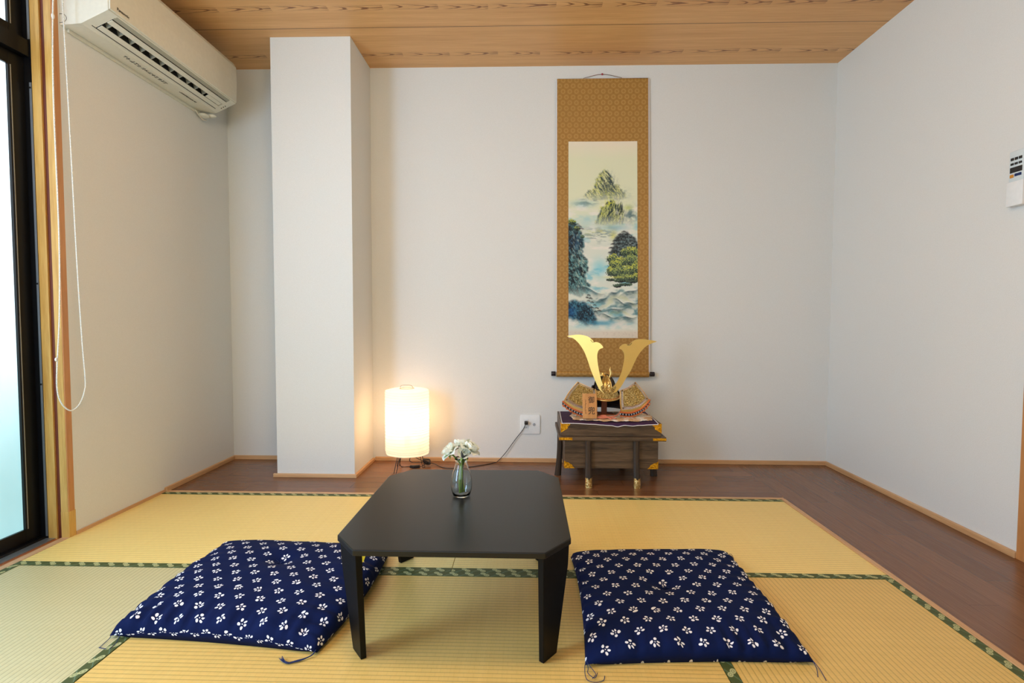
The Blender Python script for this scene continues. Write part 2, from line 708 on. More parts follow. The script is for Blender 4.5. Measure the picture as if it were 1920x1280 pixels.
def fur_mat():
    m, nt, bs = new_mat('tan_and_white_fur')
    X.nt = nt
    v, x, y, z = coords(nt)
    n = tnoise(nt, v, 16, 3, 0.6)
    h = tnoise(nt, combine(nt, x * 1.0, y * 0.3, z), 500, 2)
    c = mixc(nt, sstep(n, 0.46, 0.62), srgb(208, 156, 100), srgb(246, 236, 220))
    c = mixc(nt, h * 0.22, c, srgb(250, 240, 224))
    nt.links.new(c, bs.inputs['Base Color'])
    bs.inputs['Roughness'].default_value = 0.95
    bump(nt, bs, h, 0.8, 0.004)
    return m


M_FUR = fur_mat()


def glass_mat():
    m, nt, bs = new_mat('clear_glass')
    bs.inputs['Base Color'].default_value = (0.93, 0.97, 0.98, 1)
    bs.inputs['Roughness'].default_value = 0.02
    bs.inputs['IOR'].default_value = 1.45
    bs.inputs['Transmission Weight'].default_value = 1.0
    return m


M_GLASS = glass_mat()


def pane_mat():
    """frosted pane with the daylight behind it"""
    m, nt, bs = new_mat('frosted_daylit_pane')
    X.nt = nt
    v, x, y, z = coords(nt)
    n = tnoise(nt, combine(nt, x, y, z * 0.3), 14, 4, 0.6)
    geo = nt.nodes.new('ShaderNodeNewGeometry')
    sg = nt.nodes.new('ShaderNodeSeparateXYZ')
    nt.links.new(geo.outputs['Position'], sg.inputs[0])
    g = sstep(X(sg.outputs[2]), 0.15, 1.15)     # open sky above, a neighbouring wall below
    c = mixc(nt, g, srgb(160, 222, 230), srgb(222, 242, 255))
    bs.inputs['Base Color'].default_value = (0.25, 0.28, 0.3, 1)
    bs.inputs['Roughness'].default_value = 0.5
    nt.links.new(c, bs.inputs['Emission Color'])
    st = 0.82 + 0.3 * n + g * 1.25
    nt.links.new(st.s, bs.inputs['Emission Strength'])
    return m


M_PANE = pane_mat()


def shade_mat():
    m, nt, bs = new_mat('lantern_paper')
    X.nt = nt
    v, x, y, z = coords(nt)
    n = tnoise(nt, v, 30, 3)
    tr = nt.nodes.new('ShaderNodeBsdfTranslucent')
    nt.links.new(mixc(nt, n, (0.95, 0.88, 0.76), (1.0, 0.94, 0.84)), tr.inputs[0])
    df = nt.nodes.new('ShaderNodeBsdfDiffuse')
    df.inputs[0].default_value = (0.93, 0.90, 0.85, 1)
    tp = nt.nodes.new('ShaderNodeBsdfTransparent')
    tp.inputs[0].default_value = (1.0, 0.93, 0.82, 1)
    em = nt.nodes.new('ShaderNodeEmission')
    em.inputs[0].default_value = (1.0, 0.84, 0.66, 1)
    em.inputs[1].default_value = 0.30
    m1 = nt.nodes.new('ShaderNodeMixShader'); m1.inputs[0].default_value = 0.72
    m2 = nt.nodes.new('ShaderNodeMixShader'); m2.inputs[0].default_value = 0.22
    ad = nt.nodes.new('ShaderNodeAddShader')
    lk = nt.links.new
    lk(df.outputs[0], m1.inputs[1]); lk(tr.outputs[0], m1.inputs[2])
    lk(m1.outputs[0], m2.inputs[1]); lk(tp.outputs[0], m2.inputs[2])
    lk(m2.outputs[0], ad.inputs[0]); lk(em.outputs[0], ad.inputs[1])
    lk(ad.outputs[0], nt.nodes['Material Output'].inputs[0])
    nt.nodes.remove(bs)
    return m


M_SHADE = shade_mat()
M_RIB = plain('lantern_bamboo_rib', srgb(240, 226, 204), 0.6)


def emit_mat(name, col, s):
    m, nt, bs = new_mat(name)
    bs.inputs['Base Color'].default_value = (*col, 1)
    bs.inputs['Emission Color'].default_value = (*col, 1)
    bs.inputs['Emission Strength'].default_value = s
    return m


M_BULB = emit_mat('glowing_bulb', (1.0, 0.72, 0.42), 9)
M_LAMPC = emit_mat('ceiling_lamp_diffuser', (1.0, 0.85, 0.60), 34)

# ------------------------------------------------------------------ room shell


def struct(name, lo_, hi_, mat, bevel=0.0):
    bm = bmesh.new()
    box(bm, lo_, hi_, bevel)
    o = link(name, bm, mat)
    o['kind'] = 'structure'
    return o


struct('wall_back', (L - 0.15, D, -0.05), (R + 0.15, D + 0.12, H + 0.1), M_WALL)
struct('wall_left', (L - 0.15, 2.0435, -0.05), (L, D, H + 0.05), M_WALL)
struct('wall_left_rear', (L - 0.15, BACK, -0.05), (L, -0.12, H + 0.05), M_WALL)
struct('wall_left_upper', (L - 0.15, -0.12, 2.32), (L, 2.051, H + 0.05), M_WALL)
struct('wall_right', (R, 1.955, -0.05), (R + 0.12, D, H + 0.05), M_WALL)
struct('wall_right_rear', (R, BACK, -0.05), (R + 0.12, 0.15, H + 0.05), M_WALL)
struct('wall_right_upper', (R, 0.15, 1.86), (R + 0.12, 1.955, H + 0.05), M_WALL)
struct('wall_front', (L - 0.15, BACK - 0.12, -0.05), (R + 0.15, BACK, H + 0.1), M_WALL)
struct('ceiling', (L - 0.15, BACK - 0.12, H), (R + 0.15, D + 0.12, H + 0.06), M_CEIL)
# floors: brown boards in the alcove strip, plain subfloor under the mats
bm = bmesh.new()
box(bm, (L - 0.05, TY + 0.02, -0.05), (TX + 0.02, D + 0.05, 0.0))
o = link('floor', bm, M_BOARD_X); o['kind'] = 'structure'
bm = bmesh.new()
box(bm, (TX + 0.02, BACK - 0.05, -0.05), (R + 0.05, D + 0.05, 0.0))
o = link('floor_side', bm, M_BOARD_Y); o['kind'] = 'structure'
M_SUB = plain('subfloor_rush', srgb(214, 180, 104), 0.7, 0, 20, 0.1)
struct('floor_under_mats', (L - 0.05, BACK - 0.05, -0.10), (TX + 0.02, TY + 0.02, -0.031), M_SUB)
bm = bmesh.new(); box(bm, (L, BACK, -0.031), (TX, 0.235, -0.001))
o = link('floor_rear', bm, M_SUB); o['kind'] = 'structure'

# pillar box standing free of the back wall
struct('wall_pillar', (-1.392, 2.845, 0.0), (-0.955, D, H), M_WALL)


def trim(name, lo_, hi_, mat=M_TRIM, bev=0.002):
    return struct(name, lo_, hi_, mat, bev)


BH, BT = 0.024, 0.014
trim('baseboard_back', (-0.955 + BT, D - BT, 0.0), (R, D, BH))
trim('baseboard_back_left', (L, D - BT, 0.0), (-1.392, D, BH))
trim('baseboard_left', (L, TY, 0.0), (L + BT, D - BT, BH), M_TRIM_Y)
trim('baseboard_left_by_mats', (L - 0.001, 2.0460, -0.01), (L + 0.006, TY, 0.014), M_TRIM_Y)
trim('baseboard_right', (R - BT, 1.955, 0.0), (R, D - BT, BH), M_TRIM_Y)
trim('baseboard_pillar_front', (-1.392 - 0.018, 2.845 - BT, 0.0), (-0.955 + BT, 2.845, 0.02))
trim('baseboard_pillar_side', (-0.955, 2.845, 0.0), (-0.955 + BT, D - BT, 0.02), M_TRIM_Y)
# light wooden strips between mats and boards
trim('trim_1', (L, TY, -0.02), (TX + 0.018, TY + 0.02, 0.004))
trim('trim_2', (TX, BACK, -0.02), (TX + 0.02, TY + 0.001, 0.004), M_TRIM_Y)

# window posts and jamb (left) -------------------------------------------------
struct('trim_3', (L - 0.030, 2.0155, 0.0), (L + 0.0015, 2.0430, H), [M_POST_O], 0.0008)  # same pine post: its less lit wall side is painted darker orange
struct('trim_4', (L - 0.0305, 2.0145, 0.0), (L - 0.002, 2.017, H), [M_POST])
struct('trim_5', (L - 0.031, 2.0135, 0.0), (L + 0.0025, 2.0455, 0.105), [M_POST], 0.0008)
struct('trim_6', (L - 0.054, 2.026, -0.01), (L - 0.030, 2.06, H), [M_GROOVE])
struct('trim_7', (L - 0.095, 2.019, -0.01), (L - 0.054, 2.06, H), [M_POST])
# sill: pale wood tread, orange groove, grey track
struct('trim_8', (L - 0.030, -0.12, -0.03), (L + 0.0, 2.0145, 0.001), M_SILL, 0.001)
struct('trim_9', (L - 0.062, -0.12, -0.03), (L - 0.030, 2.0345, -0.008), M_SILL_O)
struct('trim_10', (L - 0.098, -0.12, -0.03), (L - 0.062, 2.0225, -0.004), M_ALU)
struct('trim_11', (L - 0.10, -0.12, 2.26), (L + 0.0, 2.051, 2.32), M_SILL)
# post and sliding door in the right wall
struct('trim_12', (R - 0.008, 1.905, 0.0), (R + 0.06, 1.955, 1.86), M_POST_O, 0.001)
struct('trim_13', (R - 0.008, 0.15, 0.0), (R + 0.06, 0.20, 1.86), M_POST_O, 0.001)
struct('trim_14', (R - 0.008, 0.15, 1.86), (R + 0.06, 1.955, 1.90), M_POST_O, 0.001)
dr = thing('door_1', None, None, (R + 0.03, 1.05, 0)); dr['kind'] = 'structure'
bm = bmesh.new(); box(bm, (0.0, -0.85, 0.005), (0.02, 0.855, 1.86)); link('door_panel', bm, plain('pale_reflecting_door', srgb(222, 212, 188), 0.75), dr)  # unseen door, coloured pale to lighten what the right horn reflects
bm = bmesh.new(); lathe(bm, [(0.0, 0), (0.02, 0), (0.028, 0.004), (0.026, 0.0)], (0, 0, 0), 20)
for v in bm.verts: v.co = Vector((-v.co.z, v.co.x + 0.7, v.co.y + 0.85))
link('door_handle', bm, M_BLACK, dr)

# window sashes
def sash(name, x, y0, y1, z0, z1, st=0.062, br=0.05, tr_=0.05, yfar=None):
    w = thing(name, None, None, (x, (y0 + y1) / 2, z0)); w['kind'] = 'structure'
    cy = (y0 + y1) / 2
    bm = bmesh.new()
    t = 0.014
    box(bm, (-t, y0 - cy, 0), (t, y0 - cy + st, z1 - z0), 0.001)
    box(bm, (-t, y1 - cy - st, 0), (t, y1 - cy, z1 - z0), 0.001)
    box(bm, (-t, y0 - cy + st, 0), (t, y1 - cy - st, br), 0.001)
    box(bm, (-t, y0 - cy + st, z1 - z0 - tr_), (t, y1 - cy - st, z1 - z0), 0.001)
    link('window_frame', bm, M_BLACK, w)
    bm = bmesh.new()
    box(bm, (-0.004, y0 - cy + st - 0.004, br - 0.004), (0.004, y1 - cy - st + 0.004, z1 - z0 - tr_ + 0.004))
    link('window_pane', bm, M_PANE, w)
    # thin grey strip added as the daylight glint on the black sash
    bm = bmesh.new()
    box(bm, (0.0145, y1 - cy - st + 0.006, br), (0.0155, y1 - cy - st + 0.010, z1 - z0 - tr_))
    link('sash_glint', bm, M_ALU, w)
    return w


sash('window_1', -1.975, 1.0, 2.018, 0.005, 1.895)
sash('window_2', -2.010, -0.10, 1.06, 0.005, 1.895)
sash('window_3', -1.975, 0.45, 2.018, 1.960, 2.30, 0.055, 0.040, 0.04)
sash('window_4', -2.010, -0.10, 0.50, 1.960, 2.30, 0.055, 0.040, 0.04)
fr = thing('window_5', None, None, (-1.98, 0.95, 0)); fr['kind'] = 'structure'
bm = bmesh.new()
box(bm, (-0.07, 1.068, -0.03), (0.0495, 1.10, 2.33))          # far jamb
box(bm, (-0.07, -1.10, -0.03), (0.0495, -1.06, 2.33))         # near jamb
box(bm, (-0.07, -1.06, -0.03), (0.0405, 1.068, 0.004))        # bottom track
box(bm, (-0.07, -1.06, 1.897), (0.044, 1.068, 1.958))       # transom
box(bm, (-0.07, -1.06, 2.30), (0.049, 1.068, 2.33))
link('window_frame', bm, M_BLACK, fr)
bm = bmesh.new()  # grey strips stand in for daylight reflected on the jamb, broken at the transom
box(bm, (0.040, 1.0665, 0.004), (0.0485, 1.068, 1.80))
box(bm, (0.040, 1.0665, 1.965), (0.0485, 1.068, 2.30))
link('edge_glint', bm, M_ALU, fr)
# two small black screws on the jamb
for z in (0.62, 1.02, 1.78):
    bm = bmesh.new(); ball(bm, (0.044, 1.0655, z), 0.004, 8, 6, 0, (1, 0.4, 1)); link('frame_screw', bm, M_BLACK, fr)

# made-up glowing window behind the camera, added along with the cool fill light
w = thing('rear_fill_window', None, None, (-0.85, BACK, 1.25)); w['kind'] = 'structure'
bm = bmesh.new()
for a, b in (((-0.9, 0, -0.7), (-0.85, 0.04, 0.7)), ((0.85, 0, -0.7), (0.9, 0.04, 0.7)), ((-0.85, 0, -0.7), (0.85, 0.04, -0.65)), ((-0.85, 0, 0.65), (0.85, 0.04, 0.7)), ((-0.02, 0, -0.65), (0.02, 0.03, 0.65))):
    box(bm, a, b)
link('window_frame', bm, M_BLACK, w)
bm = bmesh.new(); box(bm, (-0.85, 0.002, -0.65), (0.85, 0.008, 0.65)); link('window_pane', bm, M_PANE, w)

# ceiling lamp above the room's middle (out of frame)
cl = thing('ceiling_lamp', 'round white ceiling lamp fixed above the middle of the room', 'ceiling lamp', (-0.29, 0.95, H))
bm = bmesh.new(); lathe(bm, [(0, 0), (0.12, 0), (0.12, -0.03), (0, -0.03)], seg=32); link('lamp_base', bm, M_WHITEP, cl)
bm = bmesh.new(); lathe(bm, [(0.10, -0.03), (0.18, -0.045), (0.21, -0.09), (0.20, -0.145), (0.15, -0.175), (0.0, -0.185)], seg=40); link('lamp_shade', bm, M_LAMPC, cl)

# ------------------------------------------------------------------ tatami
HB = 0.029


def tatami(cx, cy, ln, wd, rz, label, mat=None):
    t = thing('tatami_mat', label, 'tatami mat', (cx, cy, -0.03), rz, 'tatami mats covering the floor')
    bm = bmesh.new()
    g = 0.0008
    box(bm, (-ln / 2 + g, -wd / 2 + g, 0), (ln / 2 - g, wd / 2 - g, 0.030), 0.0015)
    link('rush_cover', bm, mat or M_TAT, t)
    for s in (-1, 1):
        y0, y1 = sorted((s * (wd / 2 - 0.0004), s * (wd / 2 - HB)))
        bm = bmesh.new()
        box(bm, (-ln / 2 + g, y0, 0.026), (ln / 2 - g, y1, 0.0314), 0.0006)
        uvl = bm.loops.layers.uv.new('UVMap')
        for f in bm.faces:
            for lp in f.loops:
                lp[uvl].uv = (lp.vert.co.x + 3, (lp.vert.co.y - (y0 + y1) / 2) * 0.80)
        link('border', bm, M_BORD, t)
    return t


MIDY = 1.755
SEAMX = -0.262
tatami((L + SEAMX) / 2, (TY + MIDY + 0.026) / 2, SEAMX - L, TY - MIDY - 0.026, 0, 'yellow tatami mat at the back left, between left wall and table, by the pillar')
tatami((TX + SEAMX) / 2, (TY + MIDY + 0.026) / 2, TX - SEAMX, TY - MIDY - 0.026, 0, 'yellow tatami mat at the back right, in front of the display chest')
MY = (MIDY + 0.026)
CX0, CX1 = -1.098, 0.503
tatami((CX0 + CX1) / 2, MY - 0.38, CX1 - CX0, 0.76, 0, 'middle tatami mat lying under the front half of the black table', M_TAT_R)
tatami((CX0 + CX1) / 2, MY - 0.76 - 0.38, CX1 - CX0, 0.76, 0, 'tatami mat nearest the camera in front of the middle mat')
tatami((L + CX0) / 2, MY - 0.76, 1.52, CX0 - L, PI / 2, 'tatami mat in the left foreground, window light painted into its pale colour', M_TAT_LIT)
tatami((TX + CX1) / 2, MY - 0.76, 1.52, TX - CX1, PI / 2, 'tatami mat in the right foreground beside the brown floorboards', M_TAT_R)

# ------------------------------------------------------------------ low table
TZ = 0.315
tx0, tx1, ty0, ty1 = -0.498, 0.118, 1.252, 1.947
tc = ((tx0 + tx1) / 2, (ty0 + ty1) / 2)
tab = thing('low_table', 'black folding low table with cut corners standing on the tatami mats', 'table', (tc[0], tc[1], 0))
hw, hd = (tx1 - tx0) / 2, (ty1 - ty0) / 2
cx_, cy_ = 0.070, 0.088
bm = bmesh.new()
octo = [(-hw + cx_, -hd), (hw - cx_, -hd), (hw, -hd + cy_), (hw, hd - cy_), (hw - cx_, hd), (-hw + cx_, hd), (-hw, hd - cy_), (-hw, -hd + cy_)]
prism(bm, [(x, y, TZ - 0.016) for x, y in octo], (0, 0, 0.016), 0, 0.0022)
link('table_top', bm, M_TABLE, tab)
bm = bmesh.new()
prism(bm, [(x * 0.93, y * 0.93, TZ - 0.026) for x, y in octo], (0, 0, 0.0105), 0, 0.001)
link('apron', bm, M_TLEG, tab)
for sx in (-1, 1):
    for sy in (-1, 1):
        # leg plank lying along the cut corner; tapers towards the floor
        a = Vector((sx * (hw - cx_ - 0.004), sy * (hd - 0.004), 0))      # end near the long edge
        b = Vector((sx * (hw - 0.004), sy * (hd - cy_ - 0.004), 0))
        inn = (b - a).cross(Vector((0, 0, 1))).normalized()
        if inn.dot(Vector((sx, sy, 0))) > 0:
            inn = -inn
        along = (b - a)
        t = bmesh.new()
        def q4(k0, k1, z, th, shift):
            base = a + Vector((0, -sy * shift, 0))
            p0, p1 = base + along * k0, base + along * k1
            return [p0 + Vector((0, 0, z)), p1 + Vector((0, 0, z)), p1 + inn * th + Vector((0, 0, z)), p0 + inn * th + Vector((0, 0, z))]
        lo4 = [t.verts.new(p) for p in q4(0.04, 0.56, 0.0005, 0.015, 0.045)]
        mid4 = [t.verts.new(p) for p in q4(0.0, 0.97, TZ - 0.075, 0.017, 0.010)]
        hi4 = [t.verts.new(p) for p in q4(0.0, 1.0, TZ - 0.0185, 0.018, 0.004)]
        t.faces.new(lo4[::-1]); t.faces.new(hi4)
        for A_, B_ in ((lo4, mid4), (mid4, hi4)):
            for i in range(4):
                t.faces.new([A_[i], A_[(i + 1) % 4], B_[(i + 1) % 4], B_[i]])
        bmesh.ops.recalc_face_normals(t, faces=t.faces[:])
        bmesh.ops.bevel(t, geom=t.edges[:], offset=0.0012, segments=2, affect='EDGES', profile=0.5)
        bm = bmesh.new(); merge(bm, t)
        link('leg', bm, M_TLEG, tab)

# ------------------------------------------------------------------ cushions


def cushion(corners, h, label, seed, tassels, dimple=(0.0, 0.0), bulge=0.0):
    """corners SW, SE, NE, NW on the floor"""
    P = [Vector((x, y, 0)) for x, y in corners]
    c = sum(P, Vector()) / 4
    t = thing('floor_cushion', label, 'cushion', (c.x, c.y, 0), 0, 'navy blue floor cushions')
    N = 72
    bm = bmesh.new()
    uvl = bm.loops.layers.uv.new('UVMap')
    wid = (P[1] - P[0]).length
    dep = (P[3] - P[0]).length
    info = {}

    def surf(i, j, top):
        u, v = i / N, j / N
        a, b = 2 * u - 1, 2 * v - 1
        # sides bow inwards between the pointed corners
        pinch = 0.030
        uu = u + pinch * (a if abs(a) > 0 else 0) * -(1 - b * b) * abs(a) ** 3 * 0.6
        vv = v - pinch * b * (1 - a * a) * abs(b) ** 3 * 0.6
        uu += bulge * max(0.0, a) ** 3 * (1 - b * b)
        p = P[0] * (1 - uu) * (1 - vv) + P[1] * uu * (1 - vv) + P[2] * uu * vv + P[3] * (1 - uu) * vv - c
        e = max(0.0, (1 - abs(a) ** 3.4)) * max(0.0, (1 - abs(b) ** 3.4))
        prof = e ** 0.34
        n = mnoise.noise(Vector((u * 5 + seed, v * 5, seed)))
        n2 = mnoise.noise(Vector((u * 12 + seed, v * 12, seed + 4)))
        edge = 1 - prof
        wr = mnoise.noise(Vector((u * 26 + seed, 3.3, seed))) * max(0, -b) ** 3 + mnoise.noise(Vector((v * 22, 7.7, seed))) * abs(a) ** 3 * 0.6
        dd = math.hypot((a - dimple[0]) * wid / 2, (b - dimple[1]) * dep / 2)
        dim = 0.020 * math.exp(-(dd / 0.05) ** 2) + 0.012 * math.exp(-(dd / 0.012) ** 2)
        seam = 0.008 + 0.022 * (1 - abs(a) ** 4 * abs(b) ** 4) * (1 - 0.5 * abs(a * b))
        if top:
            z = seam * (1 - prof) + prof * (h + 0.007 * n + 0.002 * n2) + wr * 0.038 * prof * (1.1 - prof) * 4 * 0.5 - dim
        else:
            z = seam * (1 - prof) + 0.001
            z = max(0.001, seam * (1 - prof * 2.6))
        return Vector((p.x, p.y, max(z, 0.001)))
    T = [[bm.verts.new(surf(i, j, True)) for j in range(N + 1)] for i in range(N + 1)]
    Bv = [[T[i][j] if i in (0, N) or j in (0, N) else bm.verts.new(surf(i, j, False)) for j in range(N + 1)] for i in range(N + 1)]
    # cloth coordinates follow the length of the cloth over the filling
    h2 = N // 2
    lu, lv = [0.0], [0.0]
    for k in range(N):
        q_ = N // 4
        lu.append(lu[-1] + (T[k + 1][q_].co - T[k][q_].co).length)
        lv.append(lv[-1] + (T[q_][k + 1].co - T[q_][k].co).length)
    lu = [a_ - lu[h2] + wid / 2 for a_ in lu]
    lv = [a_ - lv[h2] + dep / 2 for a_ in lv]

    def addf(q, idx, top):
        f = bm.faces.new(q)
        f.smooth = True
        for lp, (i, j) in zip(f.loops, idx):
            lp[uvl].uv = (lu[i] + seed * 0.013, (lv[j] if top else -lv[j]) + 0.021)
    for i in range(N):
        for j in range(N):
            ids = [(i, j), (i + 1, j), (i + 1, j + 1), (i, j + 1)]
            addf([T[a][b] for a, b in ids], ids, True)
            ids2 = ids[::-1]
            vs = [Bv[a][b] for a, b in ids2]
            if len(set(vs)) == 4:
                try:
                    addf(vs, ids2, False)
                except ValueError:
                    pass
    link('cushion_cover', bm, M_CUSH, t, 'all')
    # tuft threads in the middle
    bm = bmesh.new()
    zc = h - 0.026
    cc = P[0] * 0.25 + P[1] * 0.25 + P[2] * 0.25 + P[3] * 0.25 - c
    dx = Vector((dimple[0] * wid / 2, dimple[1] * dep / 2, 0))
    for k in range(7):
        an = k * 0.9
        tube(bm, catmull([cc + dx + Vector((0, 0, zc - 0.004)), cc + dx + Vector((0.006 * math.cos(an), 0.006 * math.sin(an), zc + 0.008)), cc + dx + Vector((0.017 * math.cos(an), 0.017 * math.sin(an), zc + 0.012))], 4), 0.0006, 5)
    link('tuft', bm, M_NAVYT, t)
    for strands in tassels:
        bm = bmesh.new()
        for pts in strands:
            tube(bm, catmull([Vector(p) - c for p in pts], 6), 0.0009, 5)
        link('tassel', bm, M_NAVYT, t)
    return t


def jit(pts, n, a):
    out = []
    for k in range(n):
        q = []
        for i, p in enumerate(pts):
            f = i / max(1, len(pts) - 1)
            q.append((p[0] + random.uniform(-a, a) * f, p[1] + random.uniform(-a, a) * f, max(0.0018, p[2] + random.uniform(0, a) * f)))
        out.append(q)
    return out


cl_ = cushion([(-1.150, 1.372), (-0.548, 1.318), (-0.510, 1.895), (-1.150, 1.925)], 0.078,
              'navy cushion with white blossom print left of the table, showing a yellow tag', 3,
              [jit([(-0.552, 1.322, 0.014), (-0.560, 1.308, 0.006), (-0.588, 1.288, 0.003), (-0.612, 1.285, 0.003), (-0.635, 1.296, 0.003)], 7, 0.006),
               [[(-1.145, 1.374, 0.012), (-1.146, 1.366, 0.004), (-1.143, 1.33, 0.002)], [(-1.12, 1.372, 0.012), (-1.113, 1.35, 0.004), (-1.112, 1.325, 0.002)], [(-1.145, 1.33, 0.002), (-1.12, 1.325, 0.002)]]],
              (0.02, 0.30), 0.060)
bm = bmesh.new()
from mathutils.bvhtree import BVHTree
cm = [c_ for c_ in cl_.children if c_.name.startswith('cushion_cover')][0].data
tree = BVHTree.FromPolygons([v.co for v in cm.vertices], [p.vertices[:] for p in cm.polygons])


def on_cushion(x, y, lift=0.0015):
    hit = tree.ray_cast(Vector((x, y, 0.5)) - cl_.location, Vector((0, 0, -1)))[0]
    return Vector((x, y, (hit.z if hit else 0.03) + lift))


grid(bm, lambda u, v: on_cushion(-0.600 + 0.052 * u - 0.010 * v, 1.705 + 0.065 * v), 8, 8)
o = link('fabric_tag', bm, M_YELLOW, None)
local(o, cl_)
o['label'] = 'small yellow tag'
cushion([(0.152, 1.292), (0.742, 1.320), (0.752, 1.925), (0.165, 1.895)], 0.062,
        'dark navy cushion with white blossom print right of the table, above the mat seam', 8,
        [[[(0.156, 1.300, 0.014), (0.150, 1.285, 0.006), (0.150, 1.250, 0.003), (0.165, 1.238, 0.003), (0.19, 1.243, 0.003), (0.197, 1.262, 0.002)],
          [(0.156, 1.300, 0.014), (0.158, 1.28, 0.008), (0.155, 1.26, 0.01), (0.17, 1.248, 0.006), (0.180, 1.27, 0.004)],
          [(0.156, 1.300, 0.014), (0.165, 1.285, 0.008), (0.175, 1.265, 0.004), (0.165, 1.25, 0.003)]],
         [[(0.738, 1.323, 0.012), (0.738, 1.305, 0.004), (0.725, 1.275, 0.002)], [(0.738, 1.323, 0.012), (0.744, 1.30, 0.004), (0.738, 1.262, 0.002)]],
         [[(0.748, 1.92, 0.012), (0.765, 1.928, 0.012), (0.768, 1.91, 0.004)]]],
        (-0.05, 0.05))

# ------------------------------------------------------------------ glass bottle vase with flowers
VX, VY = -0.2085, 1.655
vz = TZ + 0.0003
vase = thing('glass_vase', 'clear glass bottle vase holding white flowers on the black table', 'vase', (VX, VY, vz))
bm = bmesh.new()
outer = [(0.0, 0.0), (0.022, 0.0), (0.0275, 0.004), (0.0325, 0.020), (0.0345, 0.035), (0.0335, 0.055), (0.029, 0.075), (0.0225, 0.092), (0.0195, 0.103), (0.0190, 0.113), (0.0215, 0.119), (0.0225, 0.1225), (0.0215, 0.125)]
inner = [(0.0205, 0.1245), (0.0198, 0.118), (0.0180, 0.112), (0.0185, 0.103), (0.0215, 0.092), (0.0280, 0.075), (0.0325, 0.055), (0.0335, 0.035), (0.0315, 0.020), (0.0265, 0.0065), (0.016, 0.005), (0.0, 0.006)]
lathe(bm, outer + inner, seg=48)
link('bottle', bm, M_GLASS, vase, 'all')


def petal(bm, base, d, size, cup, wide, uvl=None, curl=0.0):
    """one curved petal; d: outward direction (unit, horizontal)"""
    side = Vector((0, 0, 1)).cross(d).normalized()
    ph = random.uniform(0, 6)

    def f(u, v):
        w = (u - 0.5) * 2
        width = wide * 1.12 * math.sin(PI * (0.14 + 0.60 * v)) ** 0.8
        ruffle = 0.07 * size * v * v * math.sin(w * 5 + ph)
        out = size * (v * math.cos(cup * v) + curl * v * v * v) - 0.30 * size * w * w * v * v * math.cos(cup * v)
        upz = size * (math.sin(cup) * v ** 1.2 + 0.30 * (w * w) * v * (1 - 0.6 * v)) + ruffle - curl * size * v ** 3
        return base + d * out + side * (w * width) + Vector((0, 0, upz))
    grid(bm, f, 6, 6)


FLOWERS = [
    # head centre relative to the vase base, size, label
    ((-0.038, -0.010, 0.150), 0.036, 'left white blossom, drooping lowest over the rim of the glass vase'),
    ((-0.004, 0.010, 0.168), 0.030, 'small white blossom at the top middle of the bunch in the vase'),
    ((0.030, 0.000, 0.158), 0.038, 'right creamy white blossom, the largest in the glass vase'),
    ((0.010, -0.022, 0.146), 0.026, 'front pale green-white bud between the larger blossoms in the vase'),
]
for k, (hc, sz, lab) in enumerate(FLOWERS):
    fl = thing('cut_flower', lab, 'flower', (VX, VY, vz + 0.010), 0, 'cut flowers in the glass vase')
    hcv = Vector(hc) - Vector((0, 0, 0.010))
    foot = Vector((0.006 + 0.004 * k - 0.01, -0.010 + 0.005 * k, 0.002))
    neck = Vector(((-0.004, 0.001, 0.006, 0.002)[k], (-0.003, 0.005, 0.002, -0.006)[k], 0.095))
    bm = bmesh.new()
    tube(bm, catmull([foot, foot.lerp(neck, 0.5) + Vector((-0.002, 0, 0)), neck, hcv - Vector((hcv.x - neck.x, hcv.y - neck.y, 0)) * 0.35 - Vector((0, 0, 0.016)), hcv], 6), 0.0026, 8)
    link('stem', bm, M_GREEN, fl, 'all')
    bm = bmesh.new()
    tilt = Vector((hcv.x, hcv.y, 0)) * 0.8
    layers = [(5, 1.0, 0.25, 0.62), (5, 0.85, 0.7, 0.58), (5, 0.62, 1.05, 0.48), (4, 0.40, 1.35, 0.4)]
    if k == 3:
        layers = layers[1:]
    for li, (n, s, cup, wd) in enumerate(layers):
        for i in range(n):
            an = 2 * PI * i / n + li * 0.6 + random.uniform(-0.2, 0.2)
            petal(bm, hcv + Vector((0, 0, -0.010 + 0.002 * li)), Vector((math.cos(an), math.sin(an), 0)), sz * s * random.uniform(0.9, 1.1), cup, sz * wd * 0.9, None, 0.15 if li == 0 else 0.0)
    # tilt head outwards
    ax = Vector((0, 0, 1)).cross(Vector((hcv.x, hcv.y, 0)))
    if ax.length > 1e-4:
        Rm = Matrix.Rotation((0.75, 0.25, 0.55, 0.9)[k], 4, ax.normalized())
        for v in bm.verts:
            v.co = hcv + Rm @ (v.co - hcv)
    link('petals', bm, M_PETAL, fl, 'all')
    bm = bmesh.new()
    for i in range(5):
        an = 2 * PI * i / 5 + k
        d = Vector((math.cos(an), math.sin(an), 0))
        side = Vector((-d.y, d.x, 0))
        b0 = hcv + Vector((0, 0, -0.014))
        grid(bm, lambda u, v: b0 + d * (0.020 * v) + side * ((u - 0.5) * 0.009 * math.sin(PI * (0.1 + 0.9 * v) * 0.98)) + Vector((0, 0, -0.012 * v * v + 0.003 * v)), 3, 5)
    link('sepals', bm, M_LEAF, fl, 'all')
